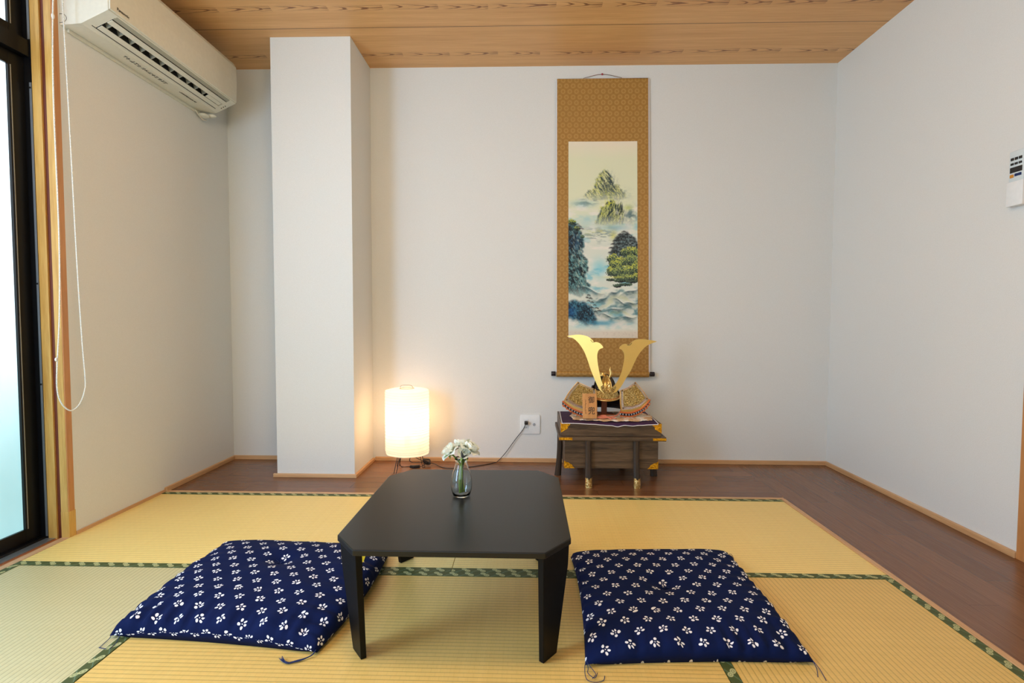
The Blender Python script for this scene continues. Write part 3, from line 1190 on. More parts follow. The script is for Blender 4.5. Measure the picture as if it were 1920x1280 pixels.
# dark twig-like leaf in the bunch
tw = thing('leaf_sprig', 'tiny dark forked twig sticking out between the white blossoms', 'twig', (VX, VY, vz + 0.012))
bm = bmesh.new()
q = lambda x, y, z: Vector((x, y, z))
tube(bm, catmull([q(0.003, -0.008, 0.002), q(0.006, -0.008, 0.06), q(0.008, -0.022, 0.115), q(0.009, -0.044, 0.128)], 5), 0.0012, 6)
prism(bm, [(0.006, -0.052, 0.128), (0.011, -0.052, 0.124), (0.026, -0.050, 0.134), (0.013, -0.052, 0.132), (0.005, -0.050, 0.147)], (0.001, 0.003, 0.0))
link('twig', bm, M_INK, tw)

# ------------------------------------------------------------------ paper lantern
lan = thing('paper_lantern', 'glowing white paper lantern lamp on wire legs, standing beside the pillar', 'lamp', (LAMP.x, LAMP.y, 0))
bm = bmesh.new()
SEG = 96
z0, z1, RR = 0.102, 0.468, 0.1265
NR = 22
rz_ = [z0 + (z1 - z0) * i / NR for i in range(NR + 1)]
for i in range(1, NR):
    rz_[i] += random.uniform(-0.003, 0.003)
prev = None
def ring_at(z, r, wobble=True):
    out = []
    for k in range(SEG):
        a = 2 * PI * k / SEG
        fac = 1 + 0.010 * math.cos(8 * a) + (0.008 * mnoise.noise(Vector((math.cos(a) * 2, math.sin(a) * 2, z * 9))) if wobble else 0)
        zz = z + (0.004 * math.sin(a + z * 40) if wobble else 0)
        out.append(bm.verts.new((r * fac * math.cos(a), r * fac * math.sin(a), zz)))
    return out
rings = []
for i in range(NR):
    za, zb = rz_[i], rz_[i + 1]
    rings.append((ring_at(za, RR * (0.965 if i == 0 else 1.0)), 0))
    for t_ in (0.5,):
        rings.append((ring_at(za + (zb - za) * t_, RR * 0.985), 0))
rings.append((ring_at(rz_[-1], RR * 0.985), 0))
rings.append((ring_at(z1 + 0.008, RR * 0.80, False), 0))
rings.append((ring_at(z1 + 0.010, RR * 0.5, False), 0))
rings.append((ring_at(z1 + 0.012, RR * 0.30, False), 0))
for (A_, _), (B_, _) in zip(rings, rings[1:]):
    for k in range(SEG):
        bm.faces.new([A_[k], A_[(k + 1) % SEG], B_[(k + 1) % SEG], B_[k]])
shade = link('lamp_shade', bm, M_SHADE, lan, 'all')
bm = bmesh.new()
for i in range(0, NR + 1):
    pts = []
    for k in range(SEG):
        a = 2 * PI * k / SEG
        z = rz_[i]
        fac = (1 + 0.010 * math.cos(8 * a) + 0.008 * mnoise.noise(Vector((math.cos(a) * 2, math.sin(a) * 2, z * 9)))) * 1.003
        rr = RR * (0.965 if i == 0 else (0.985 if i == NR else 1.0))
        pts.append((rr * fac * math.cos(a), rr * fac * math.sin(a), z + 0.004 * math.sin(a + z * 40)))
    tube(bm, pts, 0.0006, 4, 0, True)
link('shade_rib', bm, M_RIB, shade)
bm = bmesh.new()
tube(bm, [(RR * 0.33 * math.cos(a), RR * 0.33 * math.sin(a), z1 + 0.012) for a in [2 * PI * k / 24 for k in range(24)]], 0.0016, 6, 0, True)
tube(bm, catmull([(-0.035, -0.01, z1 + 0.012), (-0.030, -0.008, z1 + 0.030), (0.022, 0.0, z1 + 0.030), (0.034, 0.008, z1 + 0.012)], 4), 0.0015, 6)
link('wire_handle', bm, plain('grey_wire', (0.35, 0.3, 0.24), 0.4, 0.5), lan)
bm = bmesh.new(); ball(bm, (0, 0, 0.235), 0.022, 16, 12, 0, (1, 1, 1.2)); ball(bm, (0, 0, 0.235), 0.016, 16, 12)
bulb = link('bulb', bm, M_BULB, lan, 'all')
bm = bmesh.new(); lathe(bm, [(0, 0.13), (0.016, 0.13), (0.018, 0.205), (0.0, 0.208)], seg=20); link('bulb_socket', bm, M_CORD, lan)
for px_, py_, tx_, ty_ in ((-0.062, -0.070, -0.040, -0.045), (0.082, 0.045, 0.055, 0.030), (-0.080, 0.075, -0.055, 0.045)):
    bm = bmesh.new()
    tube(bm, catmull([(tx_, ty_, 0.13), (px_ * 0.97, py_ * 0.97, 0.012), (px_ * 1.0, py_ * 1.0, 0.0025), (px_ * 0.97 + 0.012, py_, 0.006), (tx_ + 0.014, ty_ + 0.004, 0.13)], 6), 0.0021, 6)
    link('leg', bm, M_CORD, lan)
bm = bmesh.new()
tube(bm, [(0.07 * math.cos(a), 0.07 * math.sin(a), 0.128) for a in [2 * PI * k / 24 for k in range(24)]], 0.0018, 6, 0, True)
tube(bm, [(-0.07, 0, 0.128), (0, 0, 0.128), (0.07, 0, 0.128)], 0.0018, 6)
link('base_ring', bm, M_CORD, lan)
# power cord with switch and plug (world coordinates, re-based under the lantern)
bm = bmesh.new()
cord = [(-0.695, 3.0, 0.128), (-0.74, 3.01, 0.06), (-0.745, 3.05, 0.006), (-0.70, 3.06, 0.003), (-0.675, 3.045, 0.004)]
tube(bm, catmull(cord, 8), 0.0024, 6)
tube(bm, catmull([(-0.628, 3.045, 0.006), (-0.61, 3.055, 0.014), (-0.595, 3.075, 0.02)], 6), 0.0024, 6)
# loops of the tied bundle
tube(bm, catmull([(-0.600, 3.085, 0.030), (-0.640, 3.08, 0.040), (-0.665, 3.075, 0.055), (-0.690, 3.07, 0.056), (-0.698, 3.07, 0.036), (-0.68, 3.072, 0.024), (-0.640, 3.08, 0.022), (-0.605, 3.085, 0.028)], 6), 0.0022, 6)
for k in range(5):
    a = k * 1.25
    tube(bm, catmull([Vector((-0.597, 3.083, 0.026)) + Vector((0.021 * math.cos(t_ + a), 0.010 * math.sin(2 * t_ + a), 0.016 * math.sin(t_ + a * 0.7))) for t_ in [2 * PI * j / 8 for j in range(8)]], 4, True), 0.0024, 6, 0, True)
wallc = [(-0.590, 3.085, 0.022), (-0.558, 3.095, 0.012), (-0.524, 3.078, 0.003), (-0.4775, 3.036, 0.003), (-0.383, 3.040, 0.003), (-0.278, 3.097, 0.003), (-0.20, 3.155, 0.003), (-0.172, 3.172, 0.012), (-0.123, 3.180, 0.066), (-0.071, 3.185, 0.138), (-0.024, 3.183, 0.200), (-0.006, 3.176, 0.236), (-0.002, 3.172, 0.250)]
tube(bm, catmull(wallc, 8), 0.0023, 6)
local(link('power_cord', bm, M_CORD, None, 'all'), lan)
bm = bmesh.new()
prism(bm, [(-0.690, 3.030, 0.002), (-0.672, 3.040, 0.002), (-0.632, 3.052, 0.002), (-0.628, 3.035, 0.002), (-0.665, 3.020, 0.002)], (0, 0, 0.016), 0, 0.003)
local(link('cord_switch', bm, M_CORD, None), lan)
bm = bmesh.new()
box(bm, (-0.012, 3.160, 0.238), (0.010, 3.1895, 0.259), 0.005)
local(link('plug', bm, M_CORD, None), lan)

# ------------------------------------------------------------------ wall outlet
out = thing('wall_outlet', 'white wall socket plate with aerial jack and a black plug in it', 'outlet', (0.024, D, 0.235))
bm = bmesh.new()
rc = []
for qx, qz, a0_ in ((1, 1, 0), (-1, 1, 90), (-1, -1, 180), (1, -1, 270)):
    for k in range(7):
        a = math.radians(a0_ + k * 15)
        rc.append((qx * (0.062 - 0.011) + 0.011 * math.cos(a), 0.0, qz * (0.060 - 0.011) + 0.011 * math.sin(a)))
prism(bm, rc, (0, -0.008, 0), 0, 0.002)
link('cover_plate', bm, M_WHITEP, out, True)
bm = bmesh.new()
box(bm, (-0.040, -0.0105, -0.034), (-0.012, -0.0078, 0.034), 0.001)
link('socket_insert', bm, M_WHITEP, out)
bm = bmesh.new()
for zz in (-0.020,):
    for dx in (-0.031, -0.021):
        box(bm, (dx - 0.001, -0.0109, zz - 0.005), (dx + 0.001, -0.0104, zz + 0.005))
link('socket_slot', bm, M_DARKGREY, out)
bm = bmesh.new()
lathe(bm, [(0.0, 0.012), (0.003, 0.012), (0.004, 0.009), (0.0045, 0.012), (0.0075, 0.012), (0.0085, 0.008), (0.0085, 0.0)], seg=20)
for v in bm.verts:
    v.co = Vector((v.co.x + 0.024, -v.co.z, v.co.y + 0.0))
link('aerial_jack', bm, M_ALU, out)

# ------------------------------------------------------------------ hanging scroll
SY = D - 0.022
scr = thing('hanging_scroll', 'hanging scroll with a misty mountain painting mounted on ochre brocade', 'scroll', (0.452, SY, 0))
sx = scr.location.x
TLx, TRx, BLx, BRx, TZZ, BZ = 0.176, 0.716, 0.184, 0.742, 2.316, 0.556


def sp(u, v, off=0.0):
    """u left-right, v top-bottom on the slightly bowed cloth"""
    x0 = TLx + (BLx - TLx) * v
    x1 = TRx + (BRx - TRx) * v
    bow = 0.006 * (abs(2 * u - 1) ** 3) * (0.4 + 0.6 * math.sin(PI * min(1, v * 1.05)))
    lean = 0.010 * (1 - v)
    return Vector((x0 + (x1 - x0) * u - sx, -bow + lean - off, TZZ + (BZ - TZZ) * v))


bm = bmesh.new()
grid(bm, lambda u, v: sp(u, v), 24, 60)
t = bmesh.new(); grid(t, lambda u, v: sp(u, v) + Vector((0, 0.0012, 0)), 24, 60); merge(bm, t)
link('brocade_mount', bm, M_BROC, scr, 'all')
bm = bmesh.new()
for s, u in ((-1, 0.0), (1, 1.0)):
    grid(bm, lambda a, v: sp(u, v) + Vector((s * (0.0005 + 0.011 * a * (1.0 if s > 0 else 0.30)), -0.001 + 0.008 * a, 0)), 2, 60)
link('paper_edge', bm, M_CLOTHW, scr, 'all')


# painting -------------------------------------------------
rngp = np.random.RandomState(5)
TAB = rngp.rand(256, 256)


def vn(x, y, s=0):
    x = x + s * 17.3; y = y + s * 9.1
    xi = np.floor(x).astype(int); yi = np.floor(y).astype(int)
    fx = x - xi; fy = y - yi
    fx = fx * fx * (3 - 2 * fx); fy = fy * fy * (3 - 2 * fy)
    g = lambda a, b: TAB[a & 255, b & 255]
    return (g(xi, yi) * (1 - fx) + g(xi + 1, yi) * fx) * (1 - fy) + (g(xi, yi + 1) * (1 - fx) + g(xi + 1, yi + 1) * fx) * fy


def fbm(x, y, s=0, o=4):
    t_ = 0; a = 0.5; n = 0
    for k in range(o):
        t_ = t_ + a * vn(x * 2 ** k, y * 2 ** k, s + k); n += a; a *= 0.55
    return t_ / n


def inpoly(px, py, pts):
    c_ = np.zeros(px.shape, bool)
    j = len(pts) - 1
    for i in range(len(pts)):
        xi, yi = pts[i]; xj, yj = pts[j]
        hit = ((yi > py) != (yj > py)) & (px < (xj - xi) * (py - yi) / (yj - yi + 1e-9) + xi)
        c_ ^= hit
        j = i
    return c_.astype(float)


def blur(m_, n):
    for ax in (0, 1):
        k = np.ones(2 * n + 1) / (2 * n + 1)
        p = np.pad(m_, [(n, n) if a == ax else (0, 0) for a in (0, 1)], mode='edge')
        m_ = np.apply_along_axis(lambda r: np.convolve(r, k, 'valid'), ax, p)
    return m_


NU, NV = 200, 560
gy, gx = np.meshgrid(np.linspace(0, 1230, NV + 1), np.linspace(0, 437, NU + 1))
C8 = lambda r, g, b: np.array([r, g, b], float)
img = np.zeros(gx.shape + (3,))
v_ = (gy / 1230)[..., None]
img[:] = C8(226, 228, 196)
img += (C8(238, 226, 204) - img) * np.clip(1 - gy / 110, 0, 1)[..., None]
img += (C8(222, 226, 212) - img) * np.clip((gy - 380) / 250, 0, 1)[..., None]


def over(col, a):
    global img
    a = np.clip(a, 0, 1)[..., None]
    img = img * (1 - a) + col * a


cy = fbm(gx / 90, gy / 45, 3)
over(C8(120, 190, 205), np.clip((cy - 0.52) * 4, 0, 0.75) * np.clip((gy - 420) / 150, 0, 1) * np.clip((1180 - gy) / 60, 0, 1))
over(C8(240, 234, 222), np.clip((fbm(gx / 70, gy / 30, 9) - 0.55) * 4, 0, 0.8) * np.clip((gy - 300) / 100, 0, 1))
over(C8(110, 200, 220), 0.6 * np.exp(-(((gx - 195) / 45) ** 2 + ((gy - 790) / 55) ** 2)))
# mist tinted patches near the first peak
over(C8(130, 190, 205), 0.45 * np.exp(-(((gx - 90) / 70) ** 2 + ((gy - 385) / 22) ** 2)))
over(C8(150, 200, 210), 0.4 * np.exp(-(((gx - 110) / 60) ** 2 + ((gy - 500) / 40) ** 2)))


def mass(pts, dark, light, hi, soft=3, rough=14, seed=1, vert=0.35, fade=None, alpha=1.0, hik=0.5):
    dxn = (fbm(gx / 18, gy / 18, seed) - 0.5) * rough * 2
    dyn = (fbm(gx / 18, gy / 18, seed + 5) - 0.5) * rough * 2
    m_ = inpoly(gx + dxn, gy + dyn, pts)
    ms = blur(m_, soft)
    if fade is not None:
        ms = ms * fade
    tex = fbm(gx / 10, gy / 10 * vert, seed + 2, 5)
    rid = 1 - np.abs(2 * fbm(gx / 22, gy / 22 * vert, seed + 3, 4) - 1)
    col = dark + (light - dark) * np.clip((tex - 0.36) * 3.2, 0, 1)[..., None]
    # brighter foliage where the mass is thin towards the top
    up_ = np.roll(blur(m_, 9), 14, axis=1)
    topness = np.clip(1.1 - up_ * 1.2, 0, 1)
    h = np.clip(topness * 0.9 + (rid - 0.86) * 4 * hik, 0, 1) * np.clip((fbm(gx / 8, gy / 8, seed + 8) - 0.3) * 3, 0, 1)
    col = col * (1 - h[..., None]) + hi * h[..., None]
    a = np.clip(ms * alpha, 0, 1)[..., None]
    global img
    img = img * (1 - a) + col * a


YG = C8(206, 208, 84)
fadeb = lambda y0, y1: np.clip((y1 - gy) / (y1 - y0), 0, 1)


def rock(pts, dark, light, seed=1, soft=2, rough=10, sx=9, sy=26, tilt=0.3, fade=None, alpha=1.0, gaps=0.35):
    """brushed rock: steep inky strokes with pale paper showing between them"""
    dxn = (fbm(gx / 14, gy / 14, seed) - 0.5) * rough * 2.4
    dyn = (fbm(gx / 14, gy / 14, seed + 5) - 0.5) * rough * 2.4
    ms = blur(inpoly(gx + dxn, gy + dyn, pts), soft)
    wx = gx + tilt * gy + 26 * (fbm(gx / 40, gy / 40, seed + 6) - 0.5)
    st = fbm(wx / sx, gy / sy, seed + 2, 5)
    fine = fbm(gx / 3.0, gy / 3.0, seed + 9, 3)
    k = np.clip((st * 0.8 + fine * 0.35 - 0.42) * 4.2, 0, 1)
    col = dark + (light - dark) * k[..., None]
    a = ms * alpha * (1 - gaps * np.clip((st - 0.56) * 6, 0, 1))
    if fade is not None:
        a = a * np.clip(fade + (st - 0.5) * 0.8 * (fade < 0.98), 0, 1)
    over(col, a)
    return ms


def clump(cx0, cy0, rx, ry, seed, top=YG, bot=C8(20, 34, 34), a0=0.95):
    """one rounded tuft of foliage, sunlit yellow-green above and inky below"""
    n_ = fbm(gx / 7, gy / 7, seed, 4)
    r = np.sqrt(((gx - cx0) / rx) ** 2 + ((gy - cy0) / ry) ** 2) + (n_ - 0.5) * 0.9
    m_ = np.clip((1.0 - r) * 6, 0, 1)
    t_ = np.clip((gy - cy0) / ry * 0.75 + 0.60 + (fbm(gx / 4, gy / 4, seed + 3, 3) - 0.5) * 2.4, 0, 1)
    mid = C8(92, 116, 84)
    col = np.where(t_[..., None] < 0.45, top + (mid - top) * (t_[..., None] / 0.45), mid + (bot - mid) * ((t_[..., None] - 0.45) / 0.55))
    over(col, m_ * a0)


def pine(cx0, cy0, n, w0, dx, dy, seed=1, lean=0.0):
    """a pine drawn as short, ragged, nearly level strokes"""
    for k in range(n):
        x_, y_ = cx0 + dx * k, cy0 + dy * k
        ww = w0 * (0.65 + 0.45 * ((k * 7) % 5) / 4)
        n_ = fbm(gx / 5, gy / 3, seed + k, 3)
        arch = y_ + ((gx - x_) / ww) ** 2 * 5 + lean * (gx - x_)
        d_ = np.abs(gy - arch) / (3.6 * np.sqrt(np.clip(1 - ((gx - x_) / ww) ** 2, 0.02, 1)))
        a_ = np.clip(1.5 - d_ - (n_ - 0.45) * 2.2, 0, 1) * (np.abs(gx - x_) < ww)
        over(C8(38, 36, 36), 0.9 * blur(a_, 1))


# farthest peak with its wings lost in the mist
over(C8(104, 132, 132), 0.75 * np.clip((fbm(gx / 30, gy / 9, 41) - 0.40) * 4, 0, 1) * np.exp(-(((gx - 130) / 75) ** 2 + ((gy - 372 + (gx - 130) * 0.22) / 26) ** 2)))
over(C8(96, 120, 122), 0.75 * np.clip((fbm(gx / 24, gy / 9, 43) - 0.42) * 4, 0, 1) * np.exp(-(((gx - 300) / 70) ** 2 + ((gy - 325) / 30) ** 2)))
rock([(100, 335), (130, 300), (165, 290), (176, 235), (200, 200), (228, 180), (240, 176), (262, 200), (285, 245), (296, 268), (312, 262), (330, 292), (356, 312), (370, 350), (300, 362), (225, 360), (150, 372)], C8(46, 62, 70), C8(206, 206, 140), 11, 2, 11, 8, 24, -0.5, fadeb(300, 385), 0.95, 0.5)
over(YG, 0.75 * np.clip((fbm(gx / 9, gy / 12, 14) - 0.42) * 5, 0, 1) * np.exp(-(((gx - 196 + (gy - 240) * 0.5) / 20) ** 2 + ((gy - 250) / 55) ** 2)))
over(YG, 0.6 * np.clip((fbm(gx / 8, gy / 8, 15) - 0.45) * 5, 0, 1) * np.exp(-(((gx - 235) / 75) ** 2 + ((gy - 318) / 22) ** 2)))
over(C8(34, 46, 54), 0.6 * np.clip((fbm(gx / 6, gy / 12, 16) - 0.48) * 7, 0, 1) * np.exp(-(((gx - 255) / 40) ** 2 + ((gy - 262) / 50) ** 2)))
# second peak, white slashes on its right face
over(C8(70, 98, 106), 0.8 * np.clip((fbm(gx / 22, gy / 22, 31) - 0.30) * 3, 0, 1) * np.exp(-(((gx - 395) / 48) ** 2 + ((gy - 455) / 45) ** 2)))
over(C8(190, 200, 100), 0.6 * np.exp(-(((gx - 378) / 28) ** 2 + ((gy - 412) / 16) ** 2)))
rock([(165, 510), (195, 455), (212, 405), (245, 392), (262, 364), (292, 362), (306, 396), (330, 384), (346, 420), (352, 470), (350, 515), (250, 525)], C8(22, 42, 50), C8(186, 190, 120), 17, 2, 9, 6, 30, 0.25, fadeb(455, 540), 1.0, 0.3)
over(C8(214, 214, 62), 0.85 * np.clip((fbm(gx / 7, gy / 10, 18) - 0.42) * 6, 0, 1) * np.exp(-(((gx - 262) / 30) ** 2 + ((gy - 385) / 26) ** 2)))
over(C8(206, 208, 70), 0.7 * np.clip((fbm(gx / 7, gy / 14, 19) - 0.42) * 6, 0, 1) * np.exp(-(((gx - 215) / 16) ** 2 + ((gy - 430) / 36) ** 2)))
over(C8(242, 242, 238), 0.95 * np.clip((fbm((gx + gy * 0.2) / 5, gy / 30, 23) - 0.52) * 9, 0, 1) * np.exp(-(((gx - 318) / 24) ** 2 + ((gy - 465) / 44) ** 2)))
over(C8(24, 34, 44), 0.9 * np.clip((fbm((gx + gy * 0.15) / 5, gy / 26, 24) - 0.52) * 9, 0, 1) * np.exp(-(((gx - 335) / 22) ** 2 + ((gy - 430) / 48) ** 2)))
over(C8(120, 176, 190), 0.6 * np.exp(-(((gx - 290) / 85) ** 2 + ((gy - 535) / 20) ** 2)))
pine(248, 378, 2, 12, -3, 8, 26)
# drifting cloud shapes in the middle distance
over(C8(206, 204, 90), 0.6 * np.exp(-(((gx - 285) / 20) ** 2 + ((gy - 585) / 26) ** 2)))
over(C8(98, 122, 122), 0.7 * np.clip((fbm(gx / 34, gy / 9, 51) - 0.47) * 5, 0, 1) * np.exp(-(((gx - 190) / 120) ** 2 + ((gy - 580) / 42) ** 2)))
over(C8(206, 204, 120), 0.5 * np.clip((fbm(gx / 26, gy / 8, 53) - 0.5) * 5, 0, 1) * np.exp(-(((gx - 180) / 100) ** 2 + ((gy - 560) / 24) ** 2)))
# the great cliff on the left
rock([(-20, 480), (42, 492), (62, 545), (92, 585), (98, 640), (84, 690), (118, 735), (124, 790), (108, 850), (134, 900), (130, 940), (70, 975), (-20, 940)], C8(8, 22, 32), C8(88, 138, 140), 61, 2, 14, 9, 20, -0.35, fadeb(890, 1010), 1.0, 0.25)
over(C8(10, 44, 92), 0.65 * np.exp(-(((gx - 35) / 42) ** 2 + ((gy - 630) / 60) ** 2)))
over(C8(8, 14, 18), 0.75 * np.clip((fbm(gx / 12, gy / 12, 64) - 0.42) * 5, 0, 1) * (gx < 90) * np.exp(-(((gx - 10) / 48) ** 2)) * np.clip((gy - 500) / 40, 0, 1) * fadeb(860, 960))
over(C8(196, 202, 180), 0.6 * np.clip((fbm((gx - gy * 0.3) / 6, gy / 16, 66) - 0.56) * 8, 0, 1) * inpoly(gx, gy, [(20, 560), (80, 560), (110, 760), (120, 900), (60, 920), (20, 800)]))
clump(22, 500, 26, 18, 67, C8(196, 200, 60), C8(18, 30, 30)); clump(52, 540, 24, 16, 68, C8(180, 186, 80), C8(18, 30, 30)); clump(90, 590, 16, 12, 69, C8(120, 140, 100))
pine(56, 512, 3, 22, 10, 13, 70); pine(100, 720, 2, 14, 4, 12, 72)
# the wooded island on the right, built up of tufts under a dark pine crown
rock([(262, 700), (282, 640), (300, 600), (335, 568), (372, 566), (415, 600), (450, 640), (450, 720), (350, 730)], C8(14, 22, 26), C8(92, 108, 110), 74, 3, 12, 7, 9, 0.0, None, 0.96, 0.2)
for k, (cx0, cy0, rx, ry) in enumerate([(395, 690, 48, 30), (348, 690, 26, 18), (280, 732, 42, 26), (340, 748, 40, 26), (400, 745, 48, 34), (300, 770, 46, 24), (268, 810, 30, 26), (312, 818, 44, 34), (372, 810, 48, 34), (425, 800, 38, 40), (350, 850, 56, 20), (425, 850, 40, 24)]):
    clump(cx0, cy0, rx * 1.05, ry * 1.3, 80 + k * 3, YG if k % 3 != 1 else C8(176, 186, 96))
over(C8(206, 204, 96), 0.6 * np.exp(-(((gx - 300) / 70) ** 2 + ((gy - 846) / 7) ** 2)))
for k, (cx0, cy0, rx, ry) in enumerate([(268, 862, 34, 10), (330, 868, 50, 12), (400, 872, 50, 12), (310, 900, 34, 12), (360, 892, 50, 10)]):
    clump(cx0, cy0, rx, ry, 130 + k * 3, C8(60, 72, 60), C8(14, 20, 22))
for k, (x_, y_, w_) in enumerate([(352, 560, 26), (330, 577, 26), (374, 576, 30), (318, 596, 34), (400, 596, 34), (356, 592, 30), (300, 616, 34), (340, 612, 34), (284, 636, 28), (320, 634, 34), (270, 660, 26), (300, 656, 34), (404, 618, 30), (262, 690, 22), (285, 680, 26)]):
    pine(x_, y_, 1, w_, 0, 0, 150 + k)
# rolling waves of mist, lower right
wv = np.sin((gy + 30 * np.sin(gx / 44 + 0.6) + 70 * fbm(gx / 60, gy / 60, 91)) / 13.0)
over(C8(70, 118, 126), np.clip(wv, 0, 1) * 0.8 * np.clip((gx - 100) / 90, 0, 1) * np.clip((gy - 900) / 40, 0, 1) * np.clip((1150 - gy) / 60, 0, 1) * np.clip((fbm(gx / 60, gy / 40, 95) - 0.36) * 4, 0, 1))
over(C8(222, 222, 156), 0.5 * np.clip(-wv - 0.2, 0, 1) * np.clip((gx - 170) / 90, 0, 1) * np.clip((gy - 930) / 40, 0, 1) * np.clip((1110 - gy) / 40, 0, 1))


def swell(x_, y_, w_, h_, slope, col=C8(34, 62, 70), a0=0.85):
    yc = y_ + slope * (gx - x_) + 10 * np.sin((gx - x_) / w_ * 2.2)
    up_ = np.clip((gy - yc) / h_ + 0.15, 0, 1)
    over(col, a0 * np.exp(-((gx - x_) / w_) ** 2) * np.where(gy > yc, np.exp(-((gy - yc) / h_)), np.exp(-((gy - yc) / (h_ * 0.18)) ** 2)) * (0.55 + 0.9 * (fbm(gx / 16, gy / 8, int(x_)) - 0.2)))
    over(C8(240, 238, 226), 0.6 * np.exp(-((gx - x_) / w_) ** 2) * np.exp(-((gy - yc + h_ * 0.35) / (h_ * 0.22)) ** 2))


for a_ in ((395, 935, 55, 26, -0.45), (285, 945, 30, 26, -0.5), (215, 985, 34, 26, -0.7), (150, 930, 60, 18, 0.25), (300, 1050, 60, 26, -0.25), (395, 1010, 50, 20, -0.25), (250, 1090, 50, 18, 0.1), (380, 1100, 45, 18, -0.2), (330, 1000, 40, 16, 0.3)):
    swell(*a_)
# blue rock in the lower left corner with its leaning pine
rock([(-20, 1010), (30, 985), (70, 1000), (115, 1010), (150, 1050), (178, 1105), (186, 1150), (120, 1150), (60, 1120), (-20, 1095)], C8(8, 22, 38), C8(50, 112, 134), 101, 4, 14, 8, 10, 0.0, fadeb(1110, 1185), 1.0, 0.2)
over(C8(16, 82, 140), 0.7 * np.exp(-(((gx - 16) / 36) ** 2 + ((gy - 1065) / 36) ** 2)))
over(C8(40, 130, 170), 0.6 * np.exp(-(((gx - 200) / 65) ** 2 + ((gy - 1135) / 15) ** 2)))
over(C8(8, 18, 26), 0.8 * np.clip((fbm(gx / 7, gy / 7, 104) - 0.45) * 6, 0, 1) * np.exp(-(((gx - 110) / 60) ** 2 + ((gy - 1075) / 50) ** 2)))
for k, (x_, y_, w_) in enumerate([(128, 957, 18), (118, 972, 16), (140, 978, 18), (128, 994, 20), (150, 1002, 18), (166, 1020, 16), (150, 1036, 20), (180, 1040, 22), (196, 1056, 24), (172, 1062, 20)]):
    pine(x_, y_, 1, w_, 0, 0, 170 + k, 0.12)
over(C8(226, 214, 196), np.clip((gy - 1172) / 22, 0, 1) * 0.95)
over(C8(202, 186, 172), 0.35 * np.clip((fbm(gx / 9, gy / 9, 111) - 0.55) * 6, 0, 1) * (gy > 1192))
img = np.clip(img, 0, 255) / 255.0
lin = np.where(img <= 0.04045, img / 12.92, ((img + 0.055) / 1.055) ** 2.4)

# painting corners on the scroll: u, v fractions
pu0, pu1, pv0, pv1 = 0.126, 0.880, (TZZ - 1.948) / (TZZ - BZ), (TZZ - 0.771) / (TZZ - BZ)
verts = []
for i in range(NU + 1):
    for j in range(NV + 1):
        u = pu0 + (pu1 - pu0) * i / NU
        v = pv0 + (pv1 - pv0) * j / NV
        if v > 0.55: u += 0.002
        p = sp(u, v, 0.0018)
        verts.append((p.x, p.y, p.z))
faces = [(i * (NV + 1) + j, (i + 1) * (NV + 1) + j, (i + 1) * (NV + 1) + j + 1, i * (NV + 1) + j + 1) for i in range(NU) for j in range(NV)]
me = bpy.data.meshes.new('painting')
me.from_pydata(verts, [], faces)
ca = me.color_attributes.new('paint', 'FLOAT_COLOR', 'POINT')
buf = np.ones(((NU + 1) * (NV + 1), 4), np.float32)
buf[:, :3] = lin.reshape(-1, 3)
ca.data.foreach_set('color', buf.ravel())
mp, nt, bs = new_mat('painted_silk')
at = nt.nodes.new('ShaderNodeAttribute'); at.attribute_name = 'paint'
nt.links.new(at.outputs[0], bs.inputs['Base Color'])
bs.inputs['Roughness'].default_value = 0.7
me.materials.append(mp)
o = bpy.data.objects.new('painting', me); COL.objects.link(o); o.parent = scr
# bottom roller: cloth roll with black knobs
bm = bmesh.new()
def rot_x(bm_, cx0, cy0, cz0):
    for v in bm_.verts:
        v.co = Vector((v.co.z + cx0, v.co.x + cy0, v.co.y + cz0))
lathe(bm, [(0.0, 0), (0.0175, 0), (0.0175, BRx - BLx), (0.0, BRx - BLx)], seg=24)
rot_x(bm, BLx - sx, -0.002, BZ - 0.006)
link('roller', bm, M_BROC, scr, 40)
for xk in (BLx - 0.033, BRx + 0.008):
    bm = bmesh.new(); lathe(bm, [(0.0, 0), (0.0135, 0), (0.0145, 0.002), (0.0145, 0.024), (0.0135, 0.026), (0.0, 0.026)], seg=24)
    rot_x(bm, xk - sx, -0.002, BZ - 0.004)
    link('roller_knob', bm, M_HBLACK, scr, 40)
bm = bmesh.new()
lathe(bm, [(0.0, 0), (0.0035, 0), (0.0035, TRx - TLx), (0.0, TRx - TLx)], seg=12)
rot_x(bm, TLx - sx, 0.010, TZZ)
link('top_rod', bm, M_BROC, scr)
bm = bmesh.new()
tube(bm, catmull([(0.333 - sx, 0.008, TZZ + 0.003), (0.35 - sx, 0.010, TZZ + 0.010), (0.445 - sx, 0.016, TZZ + 0.031), (0.545 - sx, 0.010, TZZ + 0.010), (0.562 - sx, 0.008, TZZ + 0.003)], 4), 0.0014, 6)
link('hanging_cord', bm, plain('mauve_cord', srgb(122, 96, 84), 0.7), scr)
pin = tag(link('wall_pin', (lambda b: (ball(b, (0, -0.006, 0), 0.006, 10, 8), b)[1])(bmesh.new()), plain('red_pin', srgb(170, 60, 70), 0.4), None, 'all', (0.445, D, TZZ + 0.031)), 'small red pin in the wall above the hanging scroll', 'pin')

# ------------------------------------------------------------------ display chest
CHX = 0.4535
ch = thing('display_chest', 'dark burnt-wood display chest with gold corner fittings and splayed legs', 'chest', (CHX, 2.93, 0))


def cbox(name, lo_, hi_, mat, bev=0.002, par=None, lab=None):
    bm = bmesh.new(); box(bm, lo_, hi_, bev)
    o_ = link(name, bm, mat, None)
    local(o_, ch)
    if par is not None:
        o_.parent = par
        o_.matrix_parent_inverse = Matrix.Identity(4)
        o_.location = (0, 0, 0)
        for v in o_.data.vertices:
            v.co = v.co - ch.location
    return o_


